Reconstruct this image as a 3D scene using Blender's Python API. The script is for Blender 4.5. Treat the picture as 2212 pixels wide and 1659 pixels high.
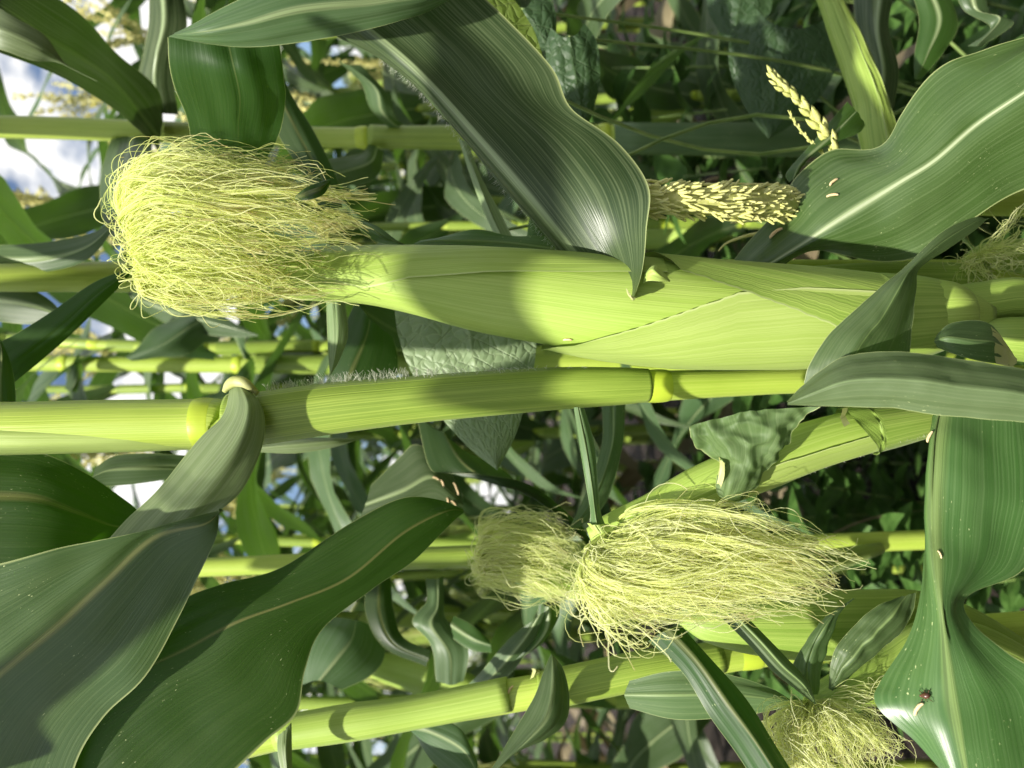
import bpy, math, random
import numpy as np
from mathutils import Vector, Matrix, noise
from mathutils.bvhtree import BVHTree
R = math.radians
for o in list(bpy.data.objects): bpy.data.objects.remove(o)
sc = bpy.context.scene
COL = sc.collection

# ------------------------------------------------------------------ camera, sky, sun, exposure
CZ = 0.95                                   # lens height above the soil
KP = 1.0 / 1736.0                           # tangent of one unit of the 2212 x 1659 layout grid
cam_d = bpy.data.cameras.new('camera'); cam = bpy.data.objects.new('camera', cam_d); COL.objects.link(cam)
cam_d.sensor_width = 36; cam_d.lens = 18.0 / (1106 * KP); cam_d.clip_start = 0.02; cam_d.clip_end = 3000
cam.matrix_world = Matrix(((0, 1, 0, 0), (0, 0, -1, 0), (-1, 0, 0, CZ), (0, 0, 0, 1)))   # phone held on its side
cam_d.dof.use_dof = True; cam_d.dof.focus_distance = 0.40; cam_d.dof.aperture_fstop = 9.5
sc.camera = cam
SUN_EL, SUN_AZ = 48, -27                    # sun high, behind the camera and to its left
sd = Vector((math.sin(R(SUN_AZ)) * math.cos(R(SUN_EL)), -math.cos(R(SUN_AZ)) * math.cos(R(SUN_EL)), math.sin(R(SUN_EL))))
sun_d = bpy.data.lights.new('sun', 'SUN'); sun_d.energy = 5.0; sun_d.angle = R(1.2); sun_d.color = (1, 0.95, 0.86)
sun = bpy.data.objects.new('sun', sun_d); COL.objects.link(sun)
sun.rotation_euler = sd.to_track_quat('Z', 'Y').to_euler(); sun.location = sd * 20
w = bpy.data.worlds.new('World'); sc.world = w; w.use_nodes = True
nt = w.node_tree; nt.nodes.clear()
sky = nt.nodes.new('ShaderNodeTexSky'); sky.sky_type = 'NISHITA'; sky.sun_disc = False
sky.sun_elevation = R(SUN_EL); sky.sun_rotation = math.atan2(sd.x, sd.y)
b1 = nt.nodes.new('ShaderNodeBackground'); b1.inputs[1].default_value = 0.085
b2 = nt.nodes.new('ShaderNodeBackground'); b2.inputs[0].default_value = (1, 0.99, 0.97, 1); b2.inputs[1].default_value = 0.72
tc = nt.nodes.new('ShaderNodeTexCoord'); mp = nt.nodes.new('ShaderNodeMapping'); mp.inputs['Scale'].default_value = (1, 1, 1.7)
mp.inputs['Location'].default_value = (3.1, 0.4, 0.2)
ns = nt.nodes.new('ShaderNodeTexNoise'); ns.inputs['Scale'].default_value = 3.2; ns.inputs['Detail'].default_value = 9; ns.inputs['Roughness'].default_value = 0.55
rp = nt.nodes.new('ShaderNodeValToRGB'); rp.color_ramp.elements[0].position = 0.455; rp.color_ramp.elements[1].position = 0.515
mx = nt.nodes.new('ShaderNodeMixShader'); wo = nt.nodes.new('ShaderNodeOutputWorld')
L = nt.links.new
L(tc.outputs['Generated'], mp.inputs[0]); L(mp.outputs[0], ns.inputs['Vector']); L(ns.outputs[0], rp.inputs[0])
L(sky.outputs[0], b1.inputs[0]); L(rp.outputs[0], mx.inputs[0]); L(b1.outputs[0], mx.inputs[1]); L(b2.outputs[0], mx.inputs[2]); L(mx.outputs[0], wo.inputs[0])
sc.view_settings.view_transform = 'Standard'; sc.view_settings.look = 'None'
sc.view_settings.exposure = 0.75; sc.view_settings.gamma = 1
sc.render.engine = 'CYCLES'
sc.cycles.max_bounces = 8; sc.cycles.transmission_bounces = 4; sc.cycles.diffuse_bounces = 6; sc.cycles.glossy_bounces = 2
sc.cycles.use_adaptive_sampling = True; sc.cycles.adaptive_threshold = 0.025; sc.cycles.caustics_reflective = False; sc.cycles.caustics_refractive = False
sc.cycles.transparent_max_bounces = 14; sc.cycles.use_denoising = True

# ------------------------------------------------------------------ materials
class NT:
    def __init__(s, name):
        s.m = bpy.data.materials.new(name); s.m.use_nodes = True; s.t = s.m.node_tree; s.t.nodes.clear()
        s.out = s.n('ShaderNodeOutputMaterial')
    def n(s, typ, **k):
        x = s.t.nodes.new(typ)
        for a, b in k.items(): setattr(x, a, b)
        return x
    def l(s, a, b): s.t.links.new(a, b)
    def setin(s, inp, v):
        if isinstance(v, bpy.types.NodeSocket): s.l(v, inp)
        elif isinstance(v, (tuple, list)) and len(v) == 3 and inp.type == 'RGBA': inp.default_value = (*v, 1)
        else: inp.default_value = v
    def math(s, op, a, b=0.0, c=0.0, clamp=False):
        x = s.n('ShaderNodeMath', operation=op); x.use_clamp = clamp
        for i, v in enumerate((a, b, c)): s.setin(x.inputs[i], v)
        return x.outputs[0]
    def mix(s, f, a, b):
        x = s.n('ShaderNodeMix', data_type='RGBA'); s.setin(x.inputs[0], f); s.setin(x.inputs[6], a); s.setin(x.inputs[7], b)
        return x.outputs[2]
    def ramp(s, v, p0, p1):
        x = s.n('ShaderNodeMapRange'); x.interpolation_type = 'SMOOTHSTEP'
        s.setin(x.inputs[0], v); x.inputs[1].default_value = p0; x.inputs[2].default_value = p1
        return x.outputs[0]
    def noise(s, vec, scale, detail=3, rough=0.5):
        x = s.n('ShaderNodeTexNoise'); x.inputs['Scale'].default_value = scale; x.inputs['Detail'].default_value = detail
        x.inputs['Roughness'].default_value = rough; s.l(vec, x.inputs['Vector']); return x.outputs[0]
    def vec(s, a, b, c=0.0):
        x = s.n('ShaderNodeCombineXYZ')
        for i, v in enumerate((a, b, c)): s.setin(x.inputs[i], v)
        return x.outputs[0]
    def uv(s, name):
        x = s.n('ShaderNodeUVMap', uv_map=name); y = s.n('ShaderNodeSeparateXYZ'); s.l(x.outputs[0], y.inputs[0])
        return y.outputs[0], y.outputs[1]
    def pos(s):
        return s.n('ShaderNodeNewGeometry').outputs['Position']
    def objpos(s): return s.n('ShaderNodeTexCoord').outputs['Object']
    def bump(s, h, strength, dist):
        x = s.n('ShaderNodeBump'); x.inputs['Strength'].default_value = strength; x.inputs['Distance'].default_value = dist; s.l(h, x.inputs['Height'])
        return x.outputs[0]
    def finish(s, col, rough, normal=None, trans=None, tf=0.0, spec=0.5, sheen=0.0):
        p = s.n('ShaderNodeBsdfPrincipled'); s.setin(p.inputs['Base Color'], col); s.setin(p.inputs['Roughness'], rough)
        p.inputs['Specular IOR Level'].default_value = spec
        if sheen: p.inputs['Sheen Weight'].default_value = sheen; p.inputs['Sheen Roughness'].default_value = 0.4
        if normal is not None: s.l(normal, p.inputs['Normal'])
        sh = p.outputs[0]
        if trans is not None:
            t = s.n('ShaderNodeBsdfTranslucent'); s.setin(t.inputs[0], trans)
            if normal is not None: s.l(normal, t.inputs['Normal'])
            m = s.n('ShaderNodeMixShader'); m.inputs[0].default_value = tf
            s.l(sh, m.inputs[1]); s.l(t.outputs[0], m.inputs[2]); sh = m.outputs[0]
        s.l(sh, s.out.inputs[0]); return s.m

def leaf_mat(name, base, light, rib, trans, tf=0.3, rough=0.4, ribw=0.0028, vein=0.5, specks=0.0, spec=0.5, ribc=None):
    """corn blade: parallel veins along the blade, pale midrib, pale thin margin, dull wax patches"""
    t = NT(name); u, sl = t.uv('uv'); a, b = t.uv('met')
    st = t.noise(t.vec(t.math('MULTIPLY', a, 820.0), t.math('MULTIPLY', b, 6.0)), 1.0, 2)
    fine = t.noise(t.vec(t.math('MULTIPLY', a, 1500.0), t.math('MULTIPLY', b, 14.0)), 1.0, 1)
    big = t.noise(t.objpos(), 22.0, 4)
    band = t.noise(t.vec(t.math('MULTIPLY', a, 90.0), t.math('MULTIPLY', b, 5.0)), 1.0, 3)
    k = t.math('ADD', t.math('MULTIPLY', t.ramp(st, 0.42, 0.68), vein), t.math('MULTIPLY', t.ramp(band, 0.35, 0.75), 0.22))
    k = t.math('ADD', k, t.math('MULTIPLY', t.math('SUBTRACT', big, 0.5), 0.9), clamp=True)
    col = t.mix(k, base, light); tr = t.mix(t.math('MULTIPLY', k, 0.6), trans, light)
    oi = t.n('ShaderNodeObjectInfo').outputs['Random']
    hs = t.n('ShaderNodeHueSaturation'); t.l(col, hs.inputs['Color'])
    t.l(t.math('ADD', t.math('MULTIPLY', oi, 0.5), 0.75), hs.inputs['Value']); t.l(t.math('ADD', t.math('MULTIPLY', oi, 0.03), 0.485), hs.inputs['Hue'])
    col = hs.outputs[0]
    aa = t.math('ABSOLUTE', a); wd = t.math('MULTIPLY', t.math('SUBTRACT', 1.15, sl), ribw)
    q = t.math('DIVIDE', aa, wd); rm = t.math('SUBTRACT', 1.0, t.ramp(q, 0.35, 1.35)); core = t.math('SUBTRACT', 1.0, t.ramp(q, 0.05, 0.6))
    rcol = t.mix(t.ramp(fine, 0.36, 0.62), rib, tuple(c * 0.55 for c in rib)); rcol = t.mix(t.math('MULTIPLY', core, 0.6), rcol, ribc or rib)
    col = t.mix(t.math('MULTIPLY', rm, 0.85), col, rcol)
    ed = t.ramp(t.math('ABSOLUTE', t.math('SUBTRACT', u, 0.5)), 0.488, 0.498)
    col = t.mix(t.math('MULTIPLY', ed, 0.75), col, (0.42, 0.48, 0.2))
    if specks:
        sp = t.ramp(t.noise(t.vec(t.math('MULTIPLY', a, 1100.0), t.math('MULTIPLY', b, 420.0)), 1.0, 1), 0.72 - 0.05 * specks, 0.76)
        gate = t.ramp(t.noise(t.objpos(), 38.0, 3), 0.52, 0.66)
        col = t.mix(t.math('MULTIPLY', sp, gate), col, (0.55, 0.62, 0.3))
    h = t.math('ADD', t.math('MULTIPLY', st, 1.0), t.math('MULTIPLY', fine, 0.35))
    nrm = t.bump(h, 0.45, 0.0004)
    rg = t.math('ADD', rough - 0.06, t.math('MULTIPLY', big, 0.14))
    return t.finish(col, rg, nrm, tr, tf, spec)

def stem_mat(name, base, light, tf=0.12, rough=0.45, stripe=1.0, spec=0.4, sheen=0.05):
    t = NT(name); u, sl = t.uv('uv'); a, b = t.uv('met')
    st = t.noise(t.vec(t.math('MULTIPLY', a, 1200.0), t.math('MULTIPLY', b, 5.0)), 1.0, 2)
    wide = t.noise(t.vec(t.math('MULTIPLY', a, 160.0), t.math('MULTIPLY', b, 6.0)), 1.0, 3)
    big = t.noise(t.objpos(), 14.0, 3)
    k = t.math('ADD', t.math('MULTIPLY', t.ramp(st, 0.38, 0.66), 0.5 * stripe), t.math('MULTIPLY', t.ramp(wide, 0.3, 0.75), 0.25))
    k = t.math('ADD', k, t.math('MULTIPLY', t.math('SUBTRACT', big, 0.5), 0.9), clamp=True)
    col = t.mix(k, base, light)
    ed = t.ramp(t.math('ABSOLUTE', t.math('SUBTRACT', u, 0.5)), 0.478, 0.496); col = t.mix(t.math('MULTIPLY', ed, 0.6), col, (0.58, 0.64, 0.30))
    nrm = t.bump(t.math('ADD', st, t.math('MULTIPLY', wide, 1.5)), 0.5 * stripe, 0.0006)
    return t.finish(col, rough, nrm, t.mix(0.5, base, light), tf, spec, sheen)

def plain_mat(name, c0, c1, scale=200.0, rough=0.55, tf=0.0, bump=0.0):
    t = NT(name); n = t.noise(t.objpos(), scale, 3); col = t.mix(t.ramp(n, 0.35, 0.65), c0, c1)
    return t.finish(col, rough, t.bump(n, bump, 0.001) if bump else None, c1 if tf else None, tf)

def silk_mat(name, c0, c1, brown, b0=0.72, bw=0.5):
    t = NT(name); u, sl = t.uv('uv')
    col = t.mix(t.ramp(u, 0.1, 0.9), c0, c1); col = t.mix(t.math('MULTIPLY', t.math('SUBTRACT', 1.0, t.ramp(sl, 0.05, 0.5)), 0.6), col, (0.84, 0.93, 0.34))
    tip = t.math('MULTIPLY', t.ramp(sl, b0, 1.0), t.ramp(t.math('FRACT', t.math('MULTIPLY', u, 17.3)), 0.35, 0.9))
    col = t.mix(t.math('MULTIPLY', tip, bw), col, brown)
    t.finish(col, 0.34, None, col, 0.5, 0.5); sh = t.out.inputs[0].links[0].from_socket
    tr = t.n('ShaderNodeBsdfTransparent'); tr.inputs[0].default_value = (1, 1, 0.96, 1); m = t.n('ShaderNodeMixShader'); m.inputs[0].default_value = 0.46
    t.l(sh, m.inputs[1]); t.l(tr.outputs[0], m.inputs[2]); t.l(m.outputs[0], t.out.inputs[0]); return t.m

M = {}
M['leaf'] = leaf_mat('corn_leaf', (0.042, 0.098, 0.018), (0.085, 0.155, 0.042), (0.40, 0.50, 0.24), (0.13, 0.28, 0.012), 0.42, 0.42)
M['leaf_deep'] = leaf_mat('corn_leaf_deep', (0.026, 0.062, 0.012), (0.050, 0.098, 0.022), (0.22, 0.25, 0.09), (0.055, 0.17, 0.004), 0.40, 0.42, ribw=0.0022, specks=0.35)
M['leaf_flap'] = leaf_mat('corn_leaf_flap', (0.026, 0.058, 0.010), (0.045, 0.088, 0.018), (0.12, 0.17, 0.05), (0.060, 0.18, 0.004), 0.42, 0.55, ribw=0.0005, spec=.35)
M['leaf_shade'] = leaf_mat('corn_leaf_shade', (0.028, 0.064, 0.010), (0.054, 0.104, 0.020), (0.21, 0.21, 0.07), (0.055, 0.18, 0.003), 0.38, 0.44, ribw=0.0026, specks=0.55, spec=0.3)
M['leaf_plain'] = leaf_mat('husk_blade_crumpled', (0.105, 0.175, 0.060), (0.190, 0.270, 0.115), (0.15, 0.21, 0.09), (0.12, 0.24, 0.02), 0.26, 0.55, ribw=0.00002, spec=.3)
M['leaf_blue'] = leaf_mat('corn_leaf_waxy', (0.062, 0.106, 0.038), (0.120, 0.172, 0.080), (0.32, 0.41, 0.19), (0.08, 0.18, 0.015), 0.24, 0.42, vein=0.6, spec=0.4)
M['leaf_wide'] = leaf_mat('corn_leaf_wide', (0.046, 0.090, 0.022), (0.100, 0.155, 0.052), (0.30, 0.32, 0.11), (0.07, 0.17, 0.010), 0.22, 0.34, ribw=0.0058, vein=0.5, specks=.3, spec=0.45)
M['leaf_pale'] = leaf_mat('husk_blade_pale', (0.120, 0.195, 0.075), (0.190, 0.270, 0.120), (0.20, 0.28, 0.12), (0.12, 0.24, 0.03), 0.26, 0.5, ribw=0.0012, specks=0.6)
M['leaf_ear'] = leaf_mat('ear_leaf', (0.034, 0.066, 0.022), (0.115, 0.165, 0.072), (0.36, 0.46, 0.23), (0.06, 0.14, 0.010), 0.18, 0.36, ribw=0.0042, vein=0.95, spec=0.45)
M['leaf_dust'] = leaf_mat('dusted_leaf', (0.056, 0.112, 0.026), (0.125, 0.195, 0.070), (0.36, 0.46, 0.22), (0.09, 0.20, 0.012), 0.22, 0.34, ribw=0.0040, vein=0.55, specks=0.9, ribc=(0.66, 0.72, 0.48))
M['leaf_right'] = leaf_mat('wavy_leaf', (0.052, 0.108, 0.026), (0.112, 0.180, 0.062), (0.20, 0.30, 0.09), (0.08, 0.19, 0.010), 0.22, 0.33, ribw=0.0062, vein=0.5, specks=0.8, ribc=(0.26, 0.36, 0.12), spec=0.45)
M['leaf_sage'] = leaf_mat('sage_leaf', (0.165, 0.225, 0.095), (0.240, 0.300, 0.150), (0.24, 0.31, 0.14), (0.15, 0.24, 0.04), 0.24, 0.40, ribw=0.0004, vein=0.9)
M['leaf_bg'] = leaf_mat('field_leaf', (0.062, 0.110, 0.040), (0.130, 0.185, 0.100), (0.36, 0.44, 0.22), (0.10, 0.23, 0.015), 0.28, 0.38)
M['leaf_dry'] = leaf_mat('dry_leaf', (0.16, 0.13, 0.07), (0.30, 0.25, 0.15), (0.34, 0.29, 0.18), (0.2, 0.16, 0.07), 0.2, 0.6)
M['leaf_caster'] = leaf_mat('shade_caster_leaf', (0.05, 0.11, 0.02), (0.10, 0.17, 0.05), (0.40, 0.50, 0.24), (0.34, 0.50, 0.07), 0.5, 0.42)  # extra translucent, so the added overhead leaf casts a lighter shadow
M['husk_leaf'] = leaf_mat('husk_blade', (0.075, 0.140, 0.045), (0.150, 0.225, 0.090), (0.24, 0.34, 0.12), (0.10, 0.22, 0.02), 0.26, 0.5, ribw=0.0012, specks=0.6)
M['husk'] = stem_mat('husk', (0.300, 0.440, 0.066), (0.46, 0.59, 0.140), 0.15, 0.46)
M['husk_dark'] = stem_mat('husk_outer', (0.215, 0.335, 0.050), (0.38, 0.50, 0.110), 0.12, 0.45, 1.2)
M['husk_pale'] = stem_mat('husk_pale', (0.35, 0.47, 0.10), (0.47, 0.58, 0.17), 0.2, 0.5)
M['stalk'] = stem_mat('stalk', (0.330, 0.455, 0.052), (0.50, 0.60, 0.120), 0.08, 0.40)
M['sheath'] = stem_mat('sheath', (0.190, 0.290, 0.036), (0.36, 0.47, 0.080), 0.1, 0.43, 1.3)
M['node'] = stem_mat('node', (0.42, 0.54, 0.040), (0.54, 0.63, 0.07), 0.1, 0.42, 0.3)
M['collar'] = plain_mat('collar', (0.45, 0.48, 0.16), (0.55, 0.56, 0.26), 90, 0.5, 0.2)
M['silk'] = silk_mat('silk', (0.87, 0.95, 0.34), (0.96, 0.98, 0.54), (0.55, 0.32, 0.10), 0.80)
M['silk_pale'] = silk_mat('silk_pale', (0.92, 0.97, 0.42), (0.97, 0.99, 0.64), (0.5, 0.32, 0.10), 0.85)
M['silk_dull'] = silk_mat('silk_dull', (0.86, 0.94, 0.40), (0.95, 0.97, 0.58), (0.45, 0.36, 0.14), 0.85)
M['hair'] = plain_mat('hair', (0.72, 0.75, 0.62), (0.8, 0.82, 0.7), 100, 0.5, 0.4)
M['tassel'] = plain_mat('tassel', (0.66, 0.62, 0.20), (0.78, 0.74, 0.34), 160, 0.6, 0.2)
M['spikelet'] = plain_mat('spikelet', (0.52, 0.56, 0.15), (0.68, 0.68, 0.26), 300, 0.55, 0.2)
M['anther'] = plain_mat('anther', (0.64, 0.65, 0.20), (0.78, 0.77, 0.34), 300, 0.55, 0.15)
M['dry_anther'] = plain_mat('dry_anther', (0.66, 0.48, 0.25), (0.78, 0.62, 0.38), 300, 0.6)
M['beetle'] = plain_mat('beetle', (0.05, 0.018, 0.010), (0.11, 0.045, 0.02), 900, 0.3)
M['weed'] = plain_mat('weed', (0.040, 0.100, 0.016), (0.085, 0.175, 0.036), 60, 0.5, 0.3)
M['weed_stem'] = plain_mat('weed_stem', (0.13, 0.21, 0.05), (0.2, 0.28, 0.08), 60, 0.5)
def bean_mat(name, c0, c1, trans, tf):
    t = NT(name); u, sl = t.uv('uv'); a, b = t.uv('met')
    vo = t.n('ShaderNodeTexVoronoi', feature='DISTANCE_TO_EDGE'); vo.inputs['Scale'].default_value = 130
    wv = t.n('ShaderNodeVectorMath', operation='ADD'); t.l(t.vec(a, b), wv.inputs[0])
    nz = t.n('ShaderNodeTexNoise'); nz.inputs['Scale'].default_value = 60; t.l(t.vec(a, b), nz.inputs['Vector'])
    sc_ = t.n('ShaderNodeVectorMath', operation='SCALE'); sc_.inputs['Scale'].default_value = 0.012; t.l(nz.outputs['Color'], sc_.inputs[0])
    t.l(sc_.outputs[0], wv.inputs[1]); t.l(wv.outputs[0], vo.inputs['Vector'])
    e = t.ramp(vo.outputs['Distance'], 0.0, 0.10)
    lat = t.math('ABSOLUTE', t.math('SINE', t.math('MULTIPLY', t.math('SUBTRACT', b, t.math('MULTIPLY', t.math('ABSOLUTE', a), 0.75)), 210.0)))
    ln = t.ramp(lat, 0.0, 0.16); mid = t.ramp(t.math('ABSOLUTE', a), 0.0003, 0.0012)
    v = t.math('MULTIPLY', t.math('ADD', 0.5, t.math('MULTIPLY', e, 0.5)), t.math('MULTIPLY', ln, mid))
    col = t.mix(v, c1, c0); col = t.mix(t.math('MULTIPLY', t.noise(t.objpos(), 40, 3), 0.5), col, c1)
    return t.finish(col, 0.5, t.bump(t.math('ADD', t.math('POWER', t.math('MULTIPLY', vo.outputs['Distance'], 1.6), 0.6), t.math('MULTIPLY', ln, 0.5)), 0.55, 0.0022), trans, tf)
M['bean'] = bean_mat('bean_leaf', (0.19, 0.27, 0.13), (0.29, 0.38, 0.20), (0.14, 0.26, 0.05), 0.2)
M['bean_dark'] = bean_mat('bean_leaf_dark', (0.035, 0.075, 0.028), (0.06, 0.11, 0.04), (0.05, 0.13, 0.015), 0.25)
M['bean_yellow'] = bean_mat('bean_leaf_yellow', (0.14, 0.21, 0.03), (0.2, 0.27, 0.06), (0.22, 0.33, 0.04), 0.4)

# ------------------------------------------------------------------ helpers
def W(x, y, d):                              # layout grid + distance in centimetres -> point in the field
    d = d / 100.0
    return ((829.5 - y) * KP * d, d, CZ + (1106 - x) * KP * d)
def crom(P, n):
    P = np.asarray(P, float); m = len(P)
    if m == 2:
        t = np.linspace(0, 1, n).reshape((-1,) + (1,) * (P.ndim - 1)); return P[0] * (1 - t) + P[1] * t
    return crom_at(P, np.linspace(0, m - 1, n))
def crom_at(P, ts):
    P = np.asarray(P, float); m = len(P)
    if m == 2: ts = np.asarray(ts); t = ts.reshape((-1,) + (1,) * (P.ndim - 1)); return P[0] * (1 - t) + P[1] * t
    E = np.concatenate([[2 * P[0] - P[1]], P, [2 * P[-1] - P[-2]]])
    i = np.clip(np.floor(ts).astype(int), 0, m - 2); f = (np.asarray(ts) - i).reshape((-1,) + (1,) * (P.ndim - 1))
    a, b, c, d = E[i], E[i + 1], E[i + 2], E[i + 3]
    return 0.5 * (2 * b + (c - a) * f + (2 * a - 5 * b + 4 * c - d) * f ** 2 + (3 * b - a - 3 * c + d) * f ** 3)
def make_obj(name, verts, faces, mat, parent=None, uv=None, met=None, smooth=True):
    me = bpy.data.meshes.new(name); me.from_pydata([tuple(v) for v in verts], [], faces)
    if uv is not None:
        idx = np.empty(len(me.loops), dtype=np.int32); me.loops.foreach_get('vertex_index', idx)
        for nm, arr in (('uv', uv), ('met', met if met is not None else uv)):
            lay = me.uv_layers.new(name=nm); lay.data.foreach_set('uv', np.asarray(arr, dtype=np.float32)[idx].ravel())
    if smooth: me.polygons.foreach_set('use_smooth', [True] * len(me.polygons))
    me.materials.append(M[mat] if isinstance(mat, str) else mat); me.update()
    o = bpy.data.objects.new(name, me); COL.objects.link(o)
    if parent is not None: attach(o, parent)
    return o
def world_of(o):
    m = o.matrix_basis.copy()
    return (world_of(o.parent) @ o.matrix_parent_inverse @ m) if o.parent else m
def attach(o, parent): o.parent = parent; o.matrix_parent_inverse = world_of(parent).inverted()
def thing(name, label, cat, loc=(0, 0, 0), group=None):
    o = bpy.data.objects.new(name, None); COL.objects.link(o); o.location = loc; o.empty_display_size = 0.05
    return tag(o, label, cat, group)
def tag(o, label, cat, group=None):
    o['label'] = label; o['category'] = cat
    if group: o['group'] = group
    return o
def copy_tree(o, parent=None):
    c = o.copy(); COL.objects.link(c); c.parent = parent
    for ch in o.children: copy_tree(ch, c)
    return c
def grid_faces(n, m, off=0, wrap=False):
    f = []
    for i in range(n - 1):
        for j in range(m if wrap else m - 1):
            j2 = (j + 1) % m
            f.append((off + i * m + j, off + i * m + j2, off + (i + 1) * m + j2, off + (i + 1) * m + j))
    return f
def loft_arrays(A, us=None, nu=40, na=11, rib=0.0008, ribw=0.003, crumple=0.0, cscale=60.0, crease=False, wave=0.0, wfreq=80.0, seed=0, ripple=0.0005):
    A = np.asarray(A, float); k = A.shape[1]
    us = np.linspace(0, 1, k) if us is None else np.asarray(us, float)
    B = crom(A, nu)
    ts = np.linspace(0, k - 1, na)
    if us[0] < 0.5 < us[-1]:
        t0 = np.interp(0.5, us, np.arange(k)); ts = np.unique(np.concatenate([ts, np.clip([t0 - .1, t0 - .05, t0, t0 + .05, t0 + .1], 0, k - 1)]))
    G = np.swapaxes(crom_at(np.swapaxes(B, 0, 1), ts), 0, 1)         # nu, na, 3
    ua = np.interp(ts, np.arange(k), us); n, m = G.shape[:2]
    du = np.gradient(G, axis=0); dv = np.gradient(G, axis=1); N = np.cross(du, dv); N /= np.maximum(np.linalg.norm(N, axis=2, keepdims=True), 1e-9)
    wid = np.linalg.norm(np.diff(G, axis=1), axis=2).sum(1) / max(us[-1] - us[0], 1e-3)
    wmax = np.percentile(wid, 80)
    le = np.concatenate([[0], np.cumsum(np.linalg.norm(np.diff(G[:, m // 2], axis=0), axis=1))])
    rw = (ua[None, :] - 0.5) * wid[:, None]
    disp = -rib * np.exp(-(rw / ribw) ** 2) * np.linspace(1, 0.35, n)[:, None]
    fade = np.clip(wid / max(wmax, 1e-6), 0, 1)[:, None]
    disp = disp + wave * np.sin(le[:, None] * wfreq + seed * 1.7 + 1.3 * ua[None, :]) * np.abs(2 * ua[None, :] - 1) ** 2 * fade
    disp = disp + ripple * np.sin(ua[None, :] * 23 + seed + 6 * np.sin(le[:, None] * 9 + seed)) * fade
    if crumple:
        for i in range(n):
            for j in range(m):
                p = Vector(G[i, j] * cscale) + Vector((seed * 3.1, 0, 0)); disp[i, j] += crumple * ((1 - 3 * abs(noise.noise(p))) + 0.6 * (1 - 3 * abs(noise.noise(p * 2.1))) if crease else noise.noise(p) + 0.5 * noise.noise(p * 2.3)) * fade[i, 0]
    G = G + N * disp[..., None]
    uv = np.stack([np.broadcast_to(ua, (n, m)), np.broadcast_to(np.linspace(0, 1, n)[:, None], (n, m))], -1).reshape(-1, 2)
    met = np.stack([np.broadcast_to((ua - 0.5) * wmax, (n, m)), np.broadcast_to(le[:, None], (n, m))], -1).reshape(-1, 2)
    return G.reshape(-1, 3), grid_faces(n, m), uv, met
def sheet(name, sheets, mat, parent=None, **kw):
    """one blade made of one or more lofted sheets; rows of grid points + distance"""
    V, F, U, T = [], [], [], []; off = 0
    for rows in sheets:
        A = [[W(*p) for p in (r if len(r) > 1 else r * 3)] for r in rows] if not isinstance(rows, np.ndarray) else rows
        v, f, u, t = loft_arrays(A, **kw); V.append(v); U.append(u); T.append(t); F += [tuple(i + off for i in q) for q in f]; off += len(v)
    return make_obj(name, np.concatenate(V), F, mat, parent, np.concatenate(U), np.concatenate(T))
def leaf(rows, mat, parent, name='leaf', **kw): return sheet(name, [rows], mat, parent, **kw)
def frame(T):
    T = T / np.linalg.norm(T); a = np.array([0, -1, 0.]) if abs(T[1]) < 0.9 else np.array([0, 0, 1.])
    b = np.cross(T, a); b /= np.linalg.norm(b); a = np.cross(b, T); return a, b          # a faces the camera
def tube_arrays(pts, rad, sides=12, n=None, cap=True, flat=1.0):
    P = np.asarray(pts, float); rad = np.asarray(rad, float)
    if n: rad = crom(rad[:, None], n)[:, 0]; P = crom(P, n)
    T = np.gradient(P, axis=0); V = []; U = []; Mt = []
    le = np.concatenate([[0], np.cumsum(np.linalg.norm(np.diff(P, axis=0), axis=1))])
    r0 = float(np.max(rad)); m = sides + 1
    for i in range(len(P)):
        a, b = frame(T[i])
        for j in range(m):
            th = 2 * math.pi * j / sides + math.pi
            V.append(P[i] + rad[i] * (a * math.cos(th) * flat + b * math.sin(th))); U.append((j / sides, i / max(1, len(P) - 1))); Mt.append((th * r0, le[i]))
    F = grid_faces(len(P), m)
    if cap: F.append(tuple(range(m - 1))[::-1]); F.append(tuple((len(P) - 1) * m + j for j in range(m - 1)))
    return V, F, U, Mt
def tube(name, pts, rad, mat, parent=None, **kw):
    V, F, U, T = tube_arrays(pts, rad, **kw); return make_obj(name, V, F, mat, parent, U, T)
def stem(name, rows, mat, parent=None, n=40, sides=20, **kw):
    """rows of (x, y_upper, y_lower, distance) on the layout grid"""
    P = np.array([W(r[0], (r[1] + r[2]) / 2, r[3]) for r in rows]); D = np.array([r[3] / 100 for r in rows])
    dy = np.gradient(P, axis=0); cs = np.abs(dy[:, 2]) / np.linalg.norm(dy, axis=1)
    rad = np.array([(r[2] - r[1]) / 2 for r in rows]) * KP * D * np.maximum(cs, 0.35)
    return tube(name, P, rad, mat, parent, n=n, sides=sides, **kw), P, rad
def ring(parent, rows, x0, x1, grow=1.05, mat='node', sides=24):
    X = [r[0] for r in rows]; out = []
    for f, k in ((0, 0.99), (.18, .5 + grow / 2), (.45, grow), (.75, grow), (.93, .5 + grow / 2), (1, 0.98)):
        x = x0 + (x1 - x0) * f; a, b, d = (float(np.interp(x, X, [r[i] for r in rows])) for i in (1, 2, 3)); c, h = (a + b) / 2, (b - a) / 2
        out.append((x, c - h * k, c + h * k, d))
    return stem('node', out, mat, parent, n=18, sides=sides, cap=False)[0]
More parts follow.
